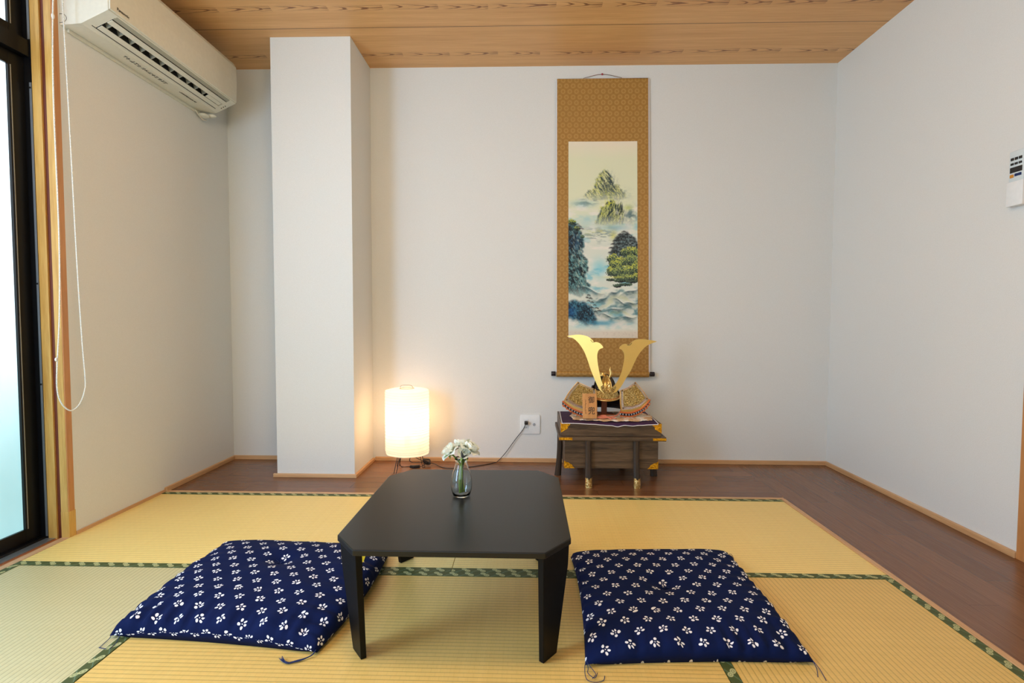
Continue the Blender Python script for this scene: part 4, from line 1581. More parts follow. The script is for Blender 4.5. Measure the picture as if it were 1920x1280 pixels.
FY = 2.765
body = cbox('chest_body', (0.205, FY, 0.089), (0.702, 3.10, 0.2425), M_KIRI)
lidrim = cbox('lid_rim', (0.1735, 2.735, 0.2430), (0.7365, 3.13, 0.2650), M_KIRI)
lid = cbox('lid', (0.1845, 2.748, 0.2655), (0.7130, 3.10, 0.3350), M_KIRI)


def fitting(pts, y, par, flip=False, th=0.0015):
    """pts in x,z; a gold plate on a front face, with a side return"""
    bm = bmesh.new()
    prism(bm, [(x, y, z) for x, z in pts], (0, -th, 0))
    o_ = link('corner_fitting', bm, M_GOLDFIT, None)
    local(o_, ch)
    return o_


for s in (-1, 1):
    # lid corners
    ex = 0.1845 if s < 0 else 0.7130
    p = [(0, -0.001), (0.050, -0.001), (0.047, -0.010), (0.036, -0.020), (0.034, -0.031), (0.018, -0.040), (0.006, -0.047), (0, -0.052)]
    fitting([(ex - s * a - s * -0.0, 0.3355 + b) for a, b in p], 2.748, lid)
    bm = bmesh.new()
    prism(bm, [(ex, 2.748 + a, 0.3355 + b) for a, b in p], (s * 0.0015, 0, 0))
    local(link('corner_fitting', bm, M_GOLDFIT, None), ch)
    # rim strips
    ex2 = 0.1735 if s < 0 else 0.7365
    fitting([(ex2, 0.2475), (ex2 - s * 0.070, 0.2475), (ex2 - s * 0.070, 0.2605), (ex2, 0.2605)], 2.735, lidrim)
    # body bottom corners
    ex3 = 0.205 if s < 0 else 0.702
    p = [(0, 0), (0.056, 0), (0.045, 0.010), (0.040, 0.020), (0.028, 0.026), (0.022, 0.031), (0.008, 0.034), (0, 0.041)]
    fitting([(ex3 - s * a, 0.0885 + b) for a, b in p], FY, body)
    bm = bmesh.new()
    prism(bm, [(ex3, FY + a, 0.0885 + b) for a, b in p], (s * 0.0015, 0, 0))
    local(link('corner_fitting', bm, M_GOLDFIT, None), ch)


def chest_leg(top, bot, cap):
    """tapered, slightly flaring leg between two floor positions"""
    par = None
    bm = bmesh.new()
    n = 12
    t_ = bmesh.new()
    prev = None
    rings_ = []
    zt, zb = 0.2425, 0.0005
    for i in range(n + 1):
        f = i / n
        flare = f ** 2.2
        c_ = Vector((top[0] + (bot[0] - top[0]) * flare, top[1] + (bot[1] - top[1]) * flare, zt + (zb - zt) * f))
        hw_ = 0.0160 + 0.0030 * f - 0.002 * math.sin(PI * f)
        ring = []
        for k in range(8):
            a = PI / 8 + k * PI / 4
            ring.append(t_.verts.new(c_ + Vector((hw_ * 1.05 * math.cos(a), hw_ * 0.9 * math.sin(a), 0))))
        rings_.append(ring)
    for A_, B_ in zip(rings_, rings_[1:]):
        for k in range(8):
            t_.faces.new([A_[k], A_[(k + 1) % 8], B_[(k + 1) % 8], B_[k]])
    t_.faces.new(rings_[0]); t_.faces.new(rings_[-1][::-1])
    merge(bm, t_)
    lg = link('leg', bm, M_KIRI_Z, None); local(lg, ch)
    if cap:
        bm = bmesh.new()
        c_ = Vector((bot[0], bot[1], 0)) - ch.location
        c_.z = 0
        K = 16
        rr = 0.0195
        lo_ = [bm.verts.new(c_ + Vector((rr * math.cos(2 * PI * k / K), rr * 0.9 * math.sin(2 * PI * k / K), 0.0002))) for k in range(K)]
        hi_ = []
        for k in range(K):
            a = 2 * PI * k / K
            notch = 0.010 * max(0, 1 - abs(math.cos(a)) * 3)
            hi_.append(bm.verts.new(c_ + Vector((rr * 0.92 * math.cos(a), rr * 0.84 * math.sin(a) + 0.002, 0.052 - notch))))
        for k in range(K):
            bm.faces.new([lo_[k], lo_[(k + 1) % K], hi_[(k + 1) % K], hi_[k]])
        bm.faces.new(lo_[::-1])
        cp = link('leg_cap', bm, M_GOLDSAB, None, 30)
        cp.parent = lg
        lg_inv = Matrix.Identity(4)
        for v in cp.data.vertices:
            v.co = v.co + ch.location
        cp.matrix_parent_inverse = lg_inv


for x_ in (0.330, 0.583):
    chest_leg((x_, FY - 0.0135), (x_, 2.722), True)
    chest_leg((x_, 3.1135), (x_, 3.150), False)
chest_leg((0.191, 2.93), (0.180, 2.935), False)
chest_leg((0.716, 2.93), (0.722, 2.935), False)

# cloth on the lid
LZ = 0.3353
cloth = thing('purple_cloth', 'dark purple cloth with white edge spread on top of the display chest', 'cloth', (CHX, 2.93, LZ))
cc0 = Vector((CHX, 2.93, LZ))
def cl_edge(u, v):
    x = 0.188 + (0.705 - 0.188) * u
    y = 2.742 + (3.08 - 2.742) * v
    x += (0.010 * v if u < 0.5 else -0.012 * (1 - v) * (1 if u > 0.98 else u))
    z = LZ + 0.0025 + 0.002 * mnoise.noise(Vector((x * 14, y * 14, 0)))
    if v < 0.12:
        sag = (0.12 - v) / 0.12
        mid = math.exp(-((u - 0.62) / 0.30) ** 2)
        wv_ = 0.5 + 0.5 * mnoise.noise(Vector((x * 24, 1.0, 3.0)))
        y2 = 2.7455 - 0.002
        z -= sag * (0.004 + 0.012 * mid * (0.5 + wv_))
        y = min(y, 2.748) - 0.004 * sag
        y = 2.7445 + (y - 2.7445) * 1.0 - 0.0015
        y = max(y, 2.7425)
        if v > 0.001:
            y = 2.7425 + 0.018 * (v / 0.12) ** 2
            if v / 0.12 > 0.45: z = max(z, LZ + 0.0018)
    return Vector((x, y, z)) - cc0
bm = bmesh.new()
grid(bm, cl_edge, 60, 50)
link('cloth_sheet', bm, M_PURPLE, cloth, 'all')
bm = bmesh.new()
edge = [cl_edge(u / 60, 0) for u in range(61)] + [cl_edge(1, v / 50) for v in range(1, 51)]
edge2 = [cl_edge(0, v / 50) for v in range(50, -1, -1)]
tube(bm, [p + Vector((0, -0.0005, 0.0008)) for p in edge2 + edge[1:]], 0.0020, 6)
link('cloth_hem', bm, M_CLOTHW, cloth, 'all')

fur = thing('fur_rug', 'tan and white fur piece laid on the purple cloth under the helmet', 'fur', (CHX, 2.90, LZ + 0.004))
bm = bmesh.new()
def fur_s(u, v):
    a = 2 * u - 1; b = 2 * v - 1
    r_ = 1 + 0.10 * mnoise.noise(Vector((a * 3, b * 3, 5)))
    x = 0.470 + 0.222 * a * r_ * (1 - 0.14 * b * b * 0.5)
    y = 2.893 + 0.128 * b * r_ * (1 - 0.25 * a * a)
    e = (1 - abs(a) ** 3) * (1 - abs(b) ** 3)
    n_ = mnoise.noise(Vector((x * 30, y * 30, 1))) * 0.003 + mnoise.noise(Vector((x * 160, y * 90, 2))) * 0.0018
    z = LZ + 0.0075 + max(0, e) ** 0.4 * 0.013 + n_
    y += mnoise.noise(Vector((x * 120, 0, 9))) * 0.003 * (1 - e)
    return Vector((x, y, z)) - Vector((CHX, 2.90, LZ + 0.004))
grid(bm, fur_s, 110, 60)
link('fur_pelt', bm, M_FUR, fur, 'all')

# ------------------------------------------------------------------ samurai helmet ornament
HX, HYc = 0.4345, 2.895
HB0 = Vector((HX, HYc, LZ + 0.018))
hel = thing('samurai_helmet', 'miniature golden samurai helmet with tall horns displayed on the chest', 'helmet', HB0)


def hpart(name, bm, mat, sm=False, par=None, lab=None):
    for v in bm.verts:
        v.co = v.co - HB0
    o_ = link(name, bm, mat, hel if par is None else par, sm)
    if lab: o_['label'] = lab
    return o_


# inner wooden stand post
bm = bmesh.new(); box(bm, (HX - 0.016, 2.895, LZ + 0.018), (HX + 0.014, 2.918, 0.50), 0.003)
box(bm, (HX - 0.05, 2.87, LZ + 0.0175), (HX + 0.05, 2.945, LZ + 0.026), 0.002)
hpart('stand_post', bm, wood('red_brown_stand', srgb(110, 50, 20), srgb(150, 74, 34), 0.4, 'z'), False, None, 'red-brown wooden post')
# bowl with standing ribs
bm = bmesh.new()
K = 24
for k in range(K):
    a0, a1 = 2 * PI * k / K, 2 * PI * (k + 1) / K
    strips = []
    for a, rr in ((a0, 1.0), ((a0 + a1) / 2, 0.985), (a1 - 0.02, 1.0), (a1 - 0.01, 1.05), (a1, 1.05)):
        col_ = []
        for i in range(9):
            t_ = i / 8 * PI / 2 * 0.97
            col_.append(bm.verts.new(Vector((HX + 0.058 * rr * math.cos(t_) * math.cos(a), HYc + 0.075 * rr * math.cos(t_) * math.sin(a), 0.500 + 0.078 * rr * math.sin(t_)))))
        strips.append(col_)
    for A_, B_ in zip(strips, strips[1:]):
        for i in range(8):
            f = bm.faces.new([A_[i], B_[i], B_[i + 1], A_[i + 1]])
            f.smooth = True
            f.material_index = (1 if strips.index(A_) >= 2 else 0) if math.sin((a0 + a1) / 2) < -0.80 else (1 if strips.index(A_) == 3 else 2)
hpart('bowl', bm, [M_GOLD, M_GOLD, M_HBLACK])
bm = bmesh.new(); lathe(bm, [(0.020, 0.570), (0.022, 0.576), (0.014, 0.582), (0.016, 0.588), (0.006, 0.592), (0, 0.590)], (HX - 0.012, HYc, 0), 20)
hpart('crown_finial', bm, M_GOLD, 'all')
# neck guard: black lames round the back and sides
bm = bmesh.new()
prof = []
for i in range(5):
    zt = 0.512 - i * 0.028
    prof += [(0.070 + 0.012 * i, zt), (0.078 + 0.012 * i, zt - 0.022), (0.075 + 0.012 * i, zt - 0.027)]
lathe(bm, prof, (HX, HYc + 0.012, 0), 48, 0, -0.25, PI + 0.25)
hpart('neck_guard', bm, plain('black_lames', (0.012, 0.008, 0.016), 0.35, 0, 300, 0.3, 0.4), 'all')
# brim
bm = bmesh.new()
def brim(u, v):
    a = -PI / 2 + (u - 0.5) * 2.75
    r0 = 0.066 + 0.020 * v
    ztop = 0.497
    zbot = 0.447 + 0.016 * abs(2 * u - 1) ** 2
    z = ztop + (zbot - ztop) * v - 0.004 * math.sin(PI * v)
    return (HX + r0 * 0.98 * math.cos(a), HYc + r0 * 1.16 * math.sin(a), z)
grid(bm, brim, 40, 8)
br_ = hpart('brim', bm, M_EMB, 'all')
bm = bmesh.new()
tube(bm, [brim(u / 40, 1.0) for u in range(41)], 0.0035, 8)
tube(bm, [brim(u / 40, 0.82) for u in range(41)], 0.0014, 6, 1)
hpart('brim_edge', bm, [M_GOLD, M_BRAID], 'all', br_)

LHp = [[0.2178, 0.7932], [0.265, 0.8013], [0.2965, 0.8004], [0.3249, 0.7936], [0.3439, 0.7826], [0.3566, 0.77], [0.3629, 0.7621], [0.3755, 0.7622], [0.3913, 0.7575], [0.404, 0.7465], [0.4119, 0.7354], [0.4104, 0.7307], [0.3979, 0.7259], [0.387, 0.7163], [0.3818, 0.6989], [0.381, 0.6799], [0.3845, 0.645], [0.3928, 0.6006], [0.4059, 0.5499], [0.4189, 0.5213], [0.434, 0.5103], [0.434, 0.4840], [0.4192, 0.4879], [0.397, 0.502], [0.3841, 0.5243], [0.3648, 0.5687], [0.3454, 0.6163], [0.3292, 0.6638], [0.3131, 0.7049], [0.2907, 0.7428], [0.2652, 0.7712], [0.2399, 0.787]]
RHp = [[0.6983, 0.7672], [0.6576, 0.7743], [0.6262, 0.7789], [0.595, 0.7772], [0.5732, 0.7692], [0.5577, 0.7566], [0.5484, 0.7471], [0.5326, 0.7533], [0.517, 0.7501], [0.5045, 0.7406], [0.4984, 0.7311], [0.5, 0.7263], [0.5126, 0.7201], [0.5222, 0.7059], [0.5256, 0.6837], [0.5228, 0.6521], [0.5139, 0.6077], [0.4972, 0.5631], [0.4817, 0.5376], [0.4662, 0.52], [0.4445, 0.5103], [0.4445, 0.4840], [0.4791, 0.4898], [0.4978, 0.5059], [0.5164, 0.5315], [0.538, 0.5697], [0.5596, 0.6047], [0.5779, 0.646], [0.5962, 0.6841], [0.6177, 0.7158], [0.6424, 0.7411], [0.6735, 0.757]]
HS = (2.815, 0.03, 0.08, 0.16)


def hy(x, z, s):
    """the horns lean back a little and open like a book"""
    return 2.797 + (0.20 if s < 0 else 0.04) * abs(x - 0.439) + (0.05 if s < 0 else 0.02) * (z - 0.49)


for s, P_ in ((-1, LHp), (1, RHp)):
    k_ = 1.0
    pts2 = [(x, z) for x, z in P_]
    sm = catmull([(x, 0, z) for x, z in pts2], 3, True)
    bm = bmesh.new()
    grow = lambda p: hy(p.x, p.z, s) / 2.815          # tips sit deeper, so they are a little larger
    prism(bm, [(p.x * grow(p), hy(p.x, p.z, s), CAM_H + (p.z - CAM_H) * grow(p)) for p in sm], (0, 0.0035, 0), 0)
    hn = hpart('horn', bm, M_HORN, 20)
    # small engraved chevron near the notch
    nx, nz = ((0.3555, 0.7610), (0.5535, 0.7470))[0 if s < 0 else 1]
    bm = bmesh.new()
    pp = [(nx + s * 0.010 * 1, hy(nx, nz, s) - 0.0008, nz + 0.012), (nx + s * -0.000, hy(nx, nz, s) - 0.0008, nz - 0.000), (nx - s * 0.014, hy(nx, nz, s) - 0.0008, nz - 0.000)]
    pp = [(x, y - 0.0002, z) for x, y, z in pp]
    tube(bm, pp, 0.0012, 5)
    hpart('engraved_notch', bm, M_INK, False, hn)
# rivets of the horn base
M_RIV = plain('dark_rivet', (0.05, 0.03, 0.015), 0.3, 0.6)
for x in (0.4142, 0.4556):
    bm = bmesh.new()
    ball(bm, (x, 2.7985, 0.5045), 0.0042, 10, 8, 0, (1, 0.5, 1))
    hpart('rivet', bm, M_RIV, 'all')
# embossed base plate joining the two horns
bm = bmesh.new()
bp = [(0.398, 0.5225), (0.4035, 0.5040), (0.4155, 0.4900), (0.4345, 0.4822), (0.4440, 0.4822), (0.4630, 0.4900), (0.4740, 0.5040), (0.4810, 0.5225), (0.4690, 0.5330), (0.4560, 0.5120), (0.4390, 0.5060), (0.4220, 0.5120), (0.4100, 0.5330)]
prism(bm, [(x, 2.7945, z) for x, z in bp], (0, 0.0028, 0))
hpart('horn_base', bm, M_EMB)
# dragon ornament
bm = bmesh.new()
random.seed(3)
for k in range(46):
    f = k / 45
    a = f * 9.5
    rr = 0.0125 * (1 - f * 0.5)
    c_ = Vector((0.4345 + rr * math.cos(a) + 0.006 * f, 2.788 + 0.006 * math.sin(a), 0.497 + 0.085 * f))
    ball(bm, c_, random.uniform(0.0035, 0.0062) * (1 - 0.35 * f), 8, 6, 0, (1, 0.8, random.uniform(0.7, 1.5)))
for s in (-1, 1):
    tube(bm, catmull([(0.4345, 2.786, 0.522), (0.4345 + s * 0.010, 2.784, 0.522), (0.4345 + s * 0.016, 2.785, 0.512), (0.4345 + s * 0.012, 2.784, 0.503)], 5), [0.003 - 0.00012 * i for i in range(16)], 6)
fl_ = catmull([(0.4405, 2.786, 0.572), (0.4475, 2.785, 0.585), (0.4500, 2.785, 0.600), (0.4455, 2.785, 0.615), (0.4475, 2.785, 0.6335)], 6)
tube(bm, fl_, [0.0045 + 0.0035 * math.sin(PI * i / (len(fl_) - 1) * 0.9) - 0.0030 * (i / (len(fl_) - 1)) ** 3 * 1.9 for i in range(len(fl_))], 8)
hpart('dragon_crest', bm, M_GOLD, 'all')


M_RIV2 = plain('dark_gold_rivet', (0.25, 0.14, 0.05), 0.3, 0.9)
# side flaps ---------------------------------------------------------
def flap(poly, s, yb):
    c_ = Vector((sum(p[0] for p in poly) / len(poly), 0, sum(p[1] for p in poly) / len(poly)))

    def fy(x):
        return yb + (0.18 * abs(x - HX) if True else 0) - 0.02

    def inset(k, dz=0.0):
        return [(c_.x + (x - c_.x) * k, c_.z + (z - c_.z) * k + dz) for x, z in poly]
    top = [i for i in range(len(poly))]
    bm = bmesh.new()
    prism(bm, [(x, fy(x), z) for x, z in poly], (0, 0.006, 0))
    fp = hpart('side_flap', bm, M_GOLD)
    zmin = min(p[1] for p in poly)
    bm = bmesh.new()
    P1 = inset(0.92, 0.007)
    prism(bm, [(x, fy(x) - 0.0025, z) for x, z in P1], (0, 0.0025, 0))
    hpart('silver_border', bm, M_SILV, False, fp)
    bm = bmesh.new()
    P2 = inset(0.72, 0.012)
    sm_ = [(x, z) for x, z in P2]
    prism(bm, [(x, fy(x) - 0.0050, z) for x, z in sm_], (0, 0.0025, 0))
    hpart('embossed_panel', bm, M_EMB, False, fp)
    bm = bmesh.new()
    tube(bm, [(x, fy(x) - 0.0052, z) for x, z in inset(0.755, 0.0115)], 0.0014, 6, 0, True)
    hpart('panel_rim', bm, M_GOLD, 'all', fp)
    for i in FR[s]:
        bm = bmesh.new()
        x, z = inset(0.835, 0.010)[i]
        ball(bm, (x, fy(x) - 0.004, z), 0.0042, 8, 6)
        hpart('rivet', bm, M_RIV2, 'all', fp)
    return fp, fy


FR = {-1: (0, 1, 3, 6), 1: (0, 2, 6, 8)}
Lf = [[0.2766, 0.5448], [0.330, 0.5200], [0.374, 0.5060], [0.3790, 0.4312], [0.3810, 0.3900], [0.320, 0.3830], [0.258, 0.4000], [0.2020, 0.4330], [0.2308, 0.4866]]
FR[-1] = (0, 2, 4, 7)
Rf = [[0.5887, 0.5452], [0.6338, 0.4931], [0.6690, 0.4440], [0.6200, 0.4020], [0.5680, 0.3860], [0.5107, 0.3850], [0.5060, 0.4321], [0.5040, 0.4997], [0.5519, 0.5175]]
FR[1] = (0, 2, 5, 7)
arcs = {-1: [(0.383, 0.374), (0.330, 0.366), (0.285, 0.375), (0.240, 0.395), (0.196, 0.428)], 1: [(0.504, 0.376), (0.555, 0.370), (0.600, 0.380), (0.640, 0.402), (0.672, 0.440)]}
for s, pl in ((-1, Lf), (1, Rf)):
    fp, fy = flap(pl, s, 2.815)
    arc = catmull([(x, 0, z) for x, z in arcs[s]], 10)
    cen = Vector((0.29 if s < 0 else 0.585, 0, 0.47))
    bm = bmesh.new()
    for dz, r_ in ((0.010, 0.0042), (-0.010, 0.0028)):
        tube(bm, [(p.x, fy(p.x) - 0.004, p.z + dz) for p in arc], r_, 8)
    hpart('orange_braid', bm, M_BRAID, 'all', fp, 'orange braided edge')
    bm = bmesh.new()
    prism(bm, [(p.x, fy(p.x) - 0.001, p.z + 0.010) for p in arc] + [(p.x, fy(p.x) - 0.001, p.z - 0.012) for p in arc[::-1]], (0, 0.004, 0))
    hpart('lacing_band', bm, M_HBLACK, False, fp)
    bm = bmesh.new()
    for i in range(1, len(arc) - 1, 3):
        p = arc[i]
        for e_ in (-1, 1):
            tube(bm, [(p.x - 0.0028 * e_, fy(p.x) - 0.0035, p.z + 0.004), (p.x + 0.0008 * e_, fy(p.x) - 0.004, p.z - 0.005)], 0.0012, 5)
    hpart('white_lacing', bm, M_LACEW, 'all', fp, 'white zigzag lacing')
    bm = bmesh.new()
    for i in range(2, len(arc) - 1, 4):
        p = arc[i]
        ball(bm, (p.x, fy(p.x) - 0.003, p.z - 0.0135), 0.0042, 8, 6)
    hpart('lacing_knot', bm, M_BRAID, 'all', fp)
    # gold outer rim
    bm = bmesh.new()
    tube(bm, [(x, fy(x), z) for x, z in pl], 0.0028, 6, 0, True)
    hpart('gold_rim', bm, gold('orange_gold_rim', (0.85, 0.50, 0.20), 0.35), 'all', fp)
# tie cords on the fur
bm = bmesh.new()
zc = LZ + 0.0215
for pts in ([(0.376, 2.80, zc), (0.40, 2.79, zc + 0.004), (0.43, 2.788, zc + 0.004), (0.46, 2.785, zc), (0.478, 2.775, zc - 0.001)],
            [(0.380, 2.81, zc), (0.41, 2.80, zc + 0.006), (0.425, 2.79, zc + 0.007), (0.445, 2.775, zc), (0.452, 2.765, zc - 0.003)],
            [(0.41, 2.80, zc + 0.003), (0.47, 2.81, zc + 0.004), (0.50, 2.83, zc + 0.012), (0.515, 2.84, zc + 0.03)],
            [(0.39, 2.785, zc), (0.40, 2.80, zc + 0.008), (0.425, 2.80, zc + 0.010), (0.43, 2.785, zc + 0.002), (0.405, 2.78, zc), (0.39, 2.785, zc)],
            [(0.36, 2.79, zc), (0.385, 2.782, zc + 0.003), (0.41, 2.788, zc + 0.004), (0.40, 2.805, zc + 0.003)]):
    tube(bm, catmull(pts, 6), 0.0034, 8)
hpart('tie_cord', bm, M_PINKCORD, 'all', None, 'salmon pink braided tie cord')

# wooden plaque with brush writing ------------------------------------------
pq0 = Vector((0.3395, 2.772, LZ + 0.0195))
plq = thing('wooden_plaque', 'small orange wooden plaque with black brush writing leaning at the helmet', 'plaque', pq0)
tilt = 0.05
bm = bmesh.new()
box(bm, (-0.0375, 0, 0.0), (0.0375, 0.005, 0.134), 0.001)
for v in bm.verts:
    v.co.y += v.co.z * tilt * 0.4
    v.co.x += -0.004 * (v.co.z / 0.134)
link('plaque_board', bm, M_PLAQ, plq)
for body_, zz, sz, xx in (('御', 0.098, 0.034, 0.010), ('兜', 0.040, 0.038, 0.011)):
    me = text_mesh(body_, sz)
    if len(me.vertices):
        for v in me.vertices:
            x, y, z = v.co
            v.co = (x + xx - 0.003, -0.0009 + (y + zz) * tilt * 0.4 + z, y * 1.15 + zz)
    me.materials.append(M_INK)
    o = bpy.data.objects.new('brush_character', me); COL.objects.link(o); o.parent = plq
bm = bmesh.new()
random.seed(11)
for k in range(13):
    zz = 0.100 - k * 0.0062
    x0 = -0.0235 + random.uniform(-0.002, 0.002)
    tube(bm, [(x0 - 0.004, zz * tilt * 0.4 - 0.0006, zz + random.uniform(-0.002, 0.002)), (x0 + 0.004, zz * tilt * 0.4 - 0.0006, zz + random.uniform(-0.002, 0.002))], 0.0006, 4)
    if k % 2:
        tube(bm, [(x0, zz * tilt * 0.4 - 0.0006, zz - 0.004), (x0 + 0.001, zz * tilt * 0.4 - 0.0006, zz + 0.004)], 0.0006, 4)
link('small_inscription', bm, plain('brown_ink', srgb(120, 70, 30), 0.6), plq)

# ------------------------------------------------------------------ air conditioner
AY0, AY1 = 2.052, 2.948
ac = thing('air_conditioner', 'long ivory wall air conditioner mounted high on the left wall', 'air conditioner', (L, (AY0 + AY1) / 2, 2.02))
def acl(v):
    return Vector(v) - Vector((0, (AY0 + AY1) / 2, 2.02))


full = [(0.0, 2.036), (0.0, 2.310), (0.165, 2.315), (0.188, 2.306), (0.196, 2.290), (0.196, 2.092), (0.092, 2.0445), (0.085, 2.0415), (0.030, 2.038)]
chan = [(0.0, 2.036), (0.0, 2.310), (0.165, 2.315), (0.188, 2.306), (0.196, 2.290), (0.196, 2.092), (0.184, 2.0869), (0.168, 2.118), (0.124, 2.118), (0.104, 2.0515), (0.092, 2.0445), (0.085, 2.0415), (0.030, 2.038)]
bm = bmesh.new()
for pf, y0, y1 in ((full, AY0, AY0 + 0.048), (chan, AY0 + 0.048, AY1 - 0.048), (full, AY1 - 0.048, AY1)):
    prism(bm, [acl((x, y0, z)) for x, z in pf], (0, y1 - y0, 0))
for f in bm.faces:
    c_ = f.calc_center_median()
    if 0.105 < c_.x < 0.182 and -0.0 < c_.z - 0.031 < 0.075 and abs(c_.y) < 0.42:
        f.material_index = 1
body = link('casing', bm, [M_ACW, M_DARKGREY], ac)
bm = bmesh.new()
prism(bm, [acl((x, AY0 + 0.002, z)) for x, z in [(0.1965, 2.096), (0.2025, 2.098), (0.2065, 2.20), (0.2045, 2.288), (0.190, 2.312), (0.1885, 2.307), (0.1965, 2.290)]], (0, AY1 - AY0 - 0.004, 0), 0, 0.0008)
fp = link('front_panel', bm, M_ACW, ac)
me = text_mesh('Panasonic', 0.0165)
for v in me.vertices:
    x, y, z = v.co
    v.co = acl((0.2040 + z + (y + 0.0) * 0.04, AY0 + 0.068 + x, 2.116 + y))
me.materials.append(M_INK)
o = bpy.data.objects.new('brand_lettering', me); COL.objects.link(o); o.parent = ac
def slope_pt(t_, y, off=0.0):
    """point on the slanted underside, t 0 at the front edge"""
    a = Vector((0.196, 0, 2.092)); b = Vector((0.092, 0, 2.0445))
    p = a.lerp(b, t_)
    n_ = Vector((0.046, 0, -0.104)).normalized()
    p = p + n_ * off
    return acl((p.x, y, p.z))
def strip(name, t0, t1, y0, y1, off, th, mat, par=ac):
    bm = bmesh.new()
    q_ = [slope_pt(t0, y0, off), slope_pt(t1, y0, off), slope_pt(t1, y0, off - th), slope_pt(t0, y0, off - th)]
    prism(bm, q_, (0, y1 - y0, 0))
    return link(name, bm, mat, par)
strip('outlet_strip', 0.035, 0.20, AY0 + 0.05, AY1 - 0.05, 0.0005, 0.002, M_ACG)
strip('upper_flap', 0.24, 0.44, AY0 + 0.050, AY1 - 0.05, 0.002, 0.0025, M_ACW)
strip('lower_flap', 0.66, 0.86, AY0 + 0.052, AY1 - 0.052, 0.002, 0.0025, M_ACW)
strip('shadow_gap', 0.875, 0.90, AY0 + 0.03, AY1 - 0.04, 0.0006, 0.001, M_DARKGREY)
# underside end of the outlet, lighter block
strip('outlet_end', 0.46, 0.64, AY1 - 0.17, AY1 - 0.055, 0.0, 0.004, M_ACW)
for k in range(11):
    y = AY0 + 0.075 + k * 0.0625
    bm = bmesh.new()
    q_ = [slope_pt(0.44, y, -0.001), slope_pt(0.66, y, -0.001), slope_pt(0.62, y, -0.030), slope_pt(0.46, y, -0.030)]
    prism(bm, q_, (0, 0.004, 0))
    link('vane', bm, M_ACG, ac)
bm = bmesh.new()
for k in range(3):
    ball(bm, slope_pt(0.45 + 0.11 * k, AY1 - 0.022, 0.0005), 0.003, 8, 6)
link('indicator_light', bm, M_DARKGREY, ac)
# lettering printed on the bottom pan (illegible rows of small glyph strokes)
random.seed(21)
def pan_pt(x, y):
    z = 2.038 + (x - 0.03) * 0.0636
    return acl((x, y, z - 0.0006))
def glyphs(y0, y1, x0, x1, n):
    bm = bmesh.new()
    for k in range(n):
        yc = y0 + (y1 - y0) * (k + 0.5) / n
        w_ = (y1 - y0) / n * 0.38
        for j in range(4):
            if random.random() < 0.5:
                xa = random.uniform(x0, x1)
                tube(bm, [pan_pt(xa, yc - w_), pan_pt(xa, yc + w_)], 0.0009, 4)
            else:
                ya = yc + random.uniform(-w_, w_)
                tube(bm, [pan_pt(x0, ya), pan_pt(x1, ya)], 0.0008, 4)
    return link('printed_characters', bm, plain('grey_print', (0.10, 0.09, 0.07), 0.6), ac)
glyphs(2.30, 2.58, 0.052, 0.068, 13)
glyphs(2.665, 2.80, 0.060, 0.068, 12)
bm = bmesh.new()
pts = [(0.006 + 0.022 * math.sin(t_), AY0 - 0.0005, 2.062 - 0.017 * math.cos(t_) + 0.0) for t_ in [PI * k / 12 for k in range(13)]]
tube(bm, [acl(p) for p in [(0.0, AY0 - 0.0005, pts[0][2])] + pts + [(0.0, AY0 - 0.0005, pts[-1][2])]], 0.0008, 5)
link('knockout_mark', bm, M_INK, ac)
bm = bmesh.new()
box(bm, acl((0.0, AY0 + 0.03, 2.0235)), acl((0.010, AY1 - 0.03, 2.0362)), 0.001)
link('wall_plate', bm, M_ACW, ac)
bm = bmesh.new()
ball(bm, acl((0.055, AY1 + 0.004, 2.026)), 0.018, 16, 10, 0, (1.5, 1.0, 0.55))
ball(bm, acl((0.030, AY1 - 0.030, 2.016)), 0.020, 16, 10, 0, (1.4, 1.5, 0.6))
tube(bm, catmull([acl((0.02, AY1 - 0.09, 2.026)), acl((0.02, AY1 - 0.05, 2.006)), acl((0.02, AY1 - 0.015, 1.998)), acl((0.02, AY1 + 0.01, 2.006))], 6), 0.003, 6)
link('pipe_cover', bm, M_ACW, ac, 'all')

# ------------------------------------------------------------------ blind bead chain
bx, byl, byr = L + 0.062, 1.925, 2.005
bc = thing('blind_chain', 'white looped bead chain of the blind hanging beside the window post', 'chain', (bx, 1.96, 2.2))
loop = catmull([(bx, 1.968, 2.20), (bx, 1.954, 2.014), (bx, 1.945, 1.70), (bx, 1.948, 1.2), (bx, 1.938, 0.90), (bx + 0.001, 1.919, 0.70), (bx + 0.002, 1.915, 0.615), (bx + 0.002, 1.928, 0.565), (bx + 0.002, 1.955, 0.532), (bx + 0.002, 1.982, 0.524), (bx + 0.002, 2.013, 0.545), (bx + 0.002, 2.036, 0.590), (bx + 0.002, 2.042, 0.640), (bx + 0.001, 2.034, 0.80), (bx, 2.024, 1.10), (bx, 2.012, 1.6), (bx, 2.000, 2.04), (bx, 1.996, 2.20)], 40)
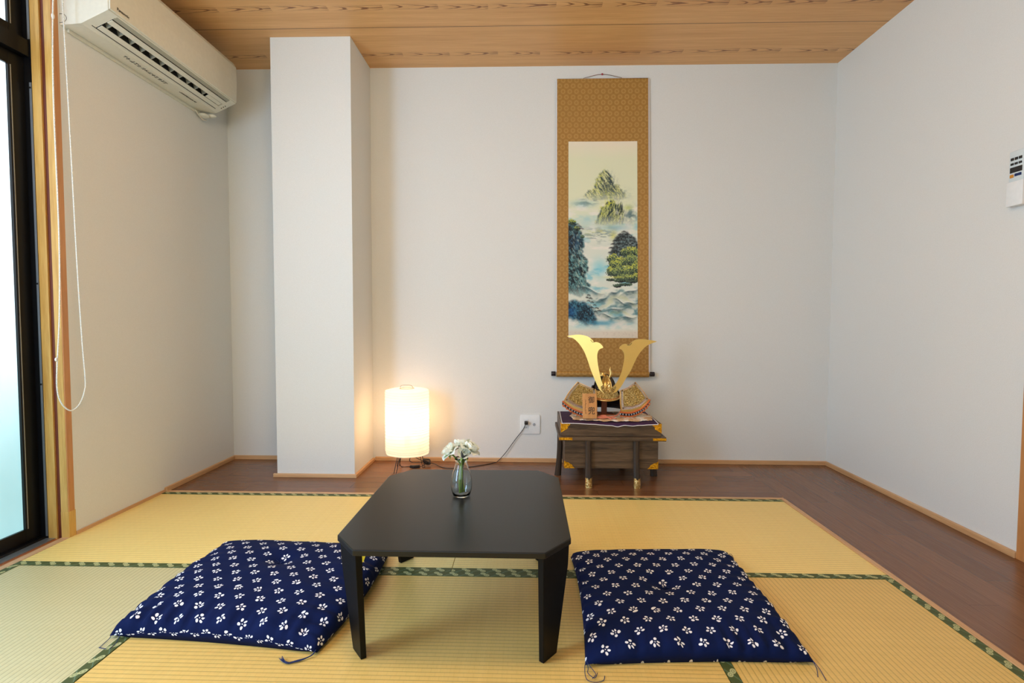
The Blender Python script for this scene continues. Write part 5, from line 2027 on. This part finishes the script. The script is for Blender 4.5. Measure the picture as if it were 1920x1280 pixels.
# resample evenly
pts = [loop[0]]
acc = 0
stepb = 0.0058
for a, b in zip(loop, loop[1:]):
    d = (b - a).length
    while acc + d >= stepb:
        f = (stepb - acc) / d
        a = a.lerp(b, f)
        pts.append(a)
        d = (b - a).length
        acc = 0
    acc += d
bm = bmesh.new()
o0 = Vector(bc.location)
for p in pts:
    ball(bm, p - o0, 0.0031, 6, 4)
tube(bm, [p - o0 for p in loop[::4]], 0.0008, 4)
link('bead_string', bm, plain('white_beads', srgb(238, 238, 232), 0.4), bc, 'all')
for p_, s_ in ((Vector((bx, 1.9545, 2.014)), (0.8, 1.1, 2.2)), (Vector((bx, 1.917, 0.728)), (0.8, 0.9, 1.4))):
    bm = bmesh.new(); ball(bm, p_ - o0, 0.0052, 10, 8, 0, s_)
    link('chain_connector', bm, M_WHITEP, bc, 'all')
bm = bmesh.new(); lathe(bm, [(0, -0.006), (0.018, -0.006), (0.018, 0.006), (0, 0.006)], seg=24)
for v in bm.verts:
    v.co = Vector((v.co.z, v.co.x + 0.022, v.co.y + 0.006))
box(bm, (-0.045, 0.012, -0.004), (-0.005, 0.034, 0.016), 0.002)
link('pulley', bm, M_WHITEP, bc)

# ------------------------------------------------------------------ wall remote control in its holder
rm = thing('remote_control', 'light grey remote control with orange button in a wall holder at right', 'remote control', (R, 2.003, 1.405))
bm = bmesh.new(); box(bm, (-0.026, -0.030, -0.085), (-0.006, 0.030, 0.108), 0.004); link('remote_body', bm, plain('pale_grey_plastic', srgb(214, 224, 226), 0.4), rm, True)
bm = bmesh.new(); box(bm, (-0.030, -0.0335, -0.095), (0.0, 0.0335, -0.005), 0.003); link('holder', bm, M_WHITEP, rm, True)
bm = bmesh.new(); box(bm, (-0.0275, -0.024, 0.028), (-0.0255, 0.024, 0.048), 0.0005); link('key_strip', bm, M_INK, rm)
for (y, z, m_, w_, h_) in ((0.016, 0.016, plain('orange_button', srgb(214, 140, 30), 0.4), 0.007, 0.006), (-0.002, 0.018, M_NAVYT, 0.006, 0.005), (-0.016, 0.018, M_NAVYT, 0.006, 0.005),
                           (0.016, 0.060, M_INK, 0.006, 0.004), (0.0, 0.060, M_INK, 0.006, 0.004), (-0.016, 0.060, M_INK, 0.006, 0.004),
                           (0.016, 0.078, M_INK, 0.006, 0.005), (0.0, 0.078, M_INK, 0.006, 0.005), (-0.016, 0.078, M_INK, 0.006, 0.005)):
    bm = bmesh.new(); box(bm, (-0.0285, y - w_, z - h_), (-0.0255, y + w_, z + h_), 0.001)
    link('button', bm, m_, rm)
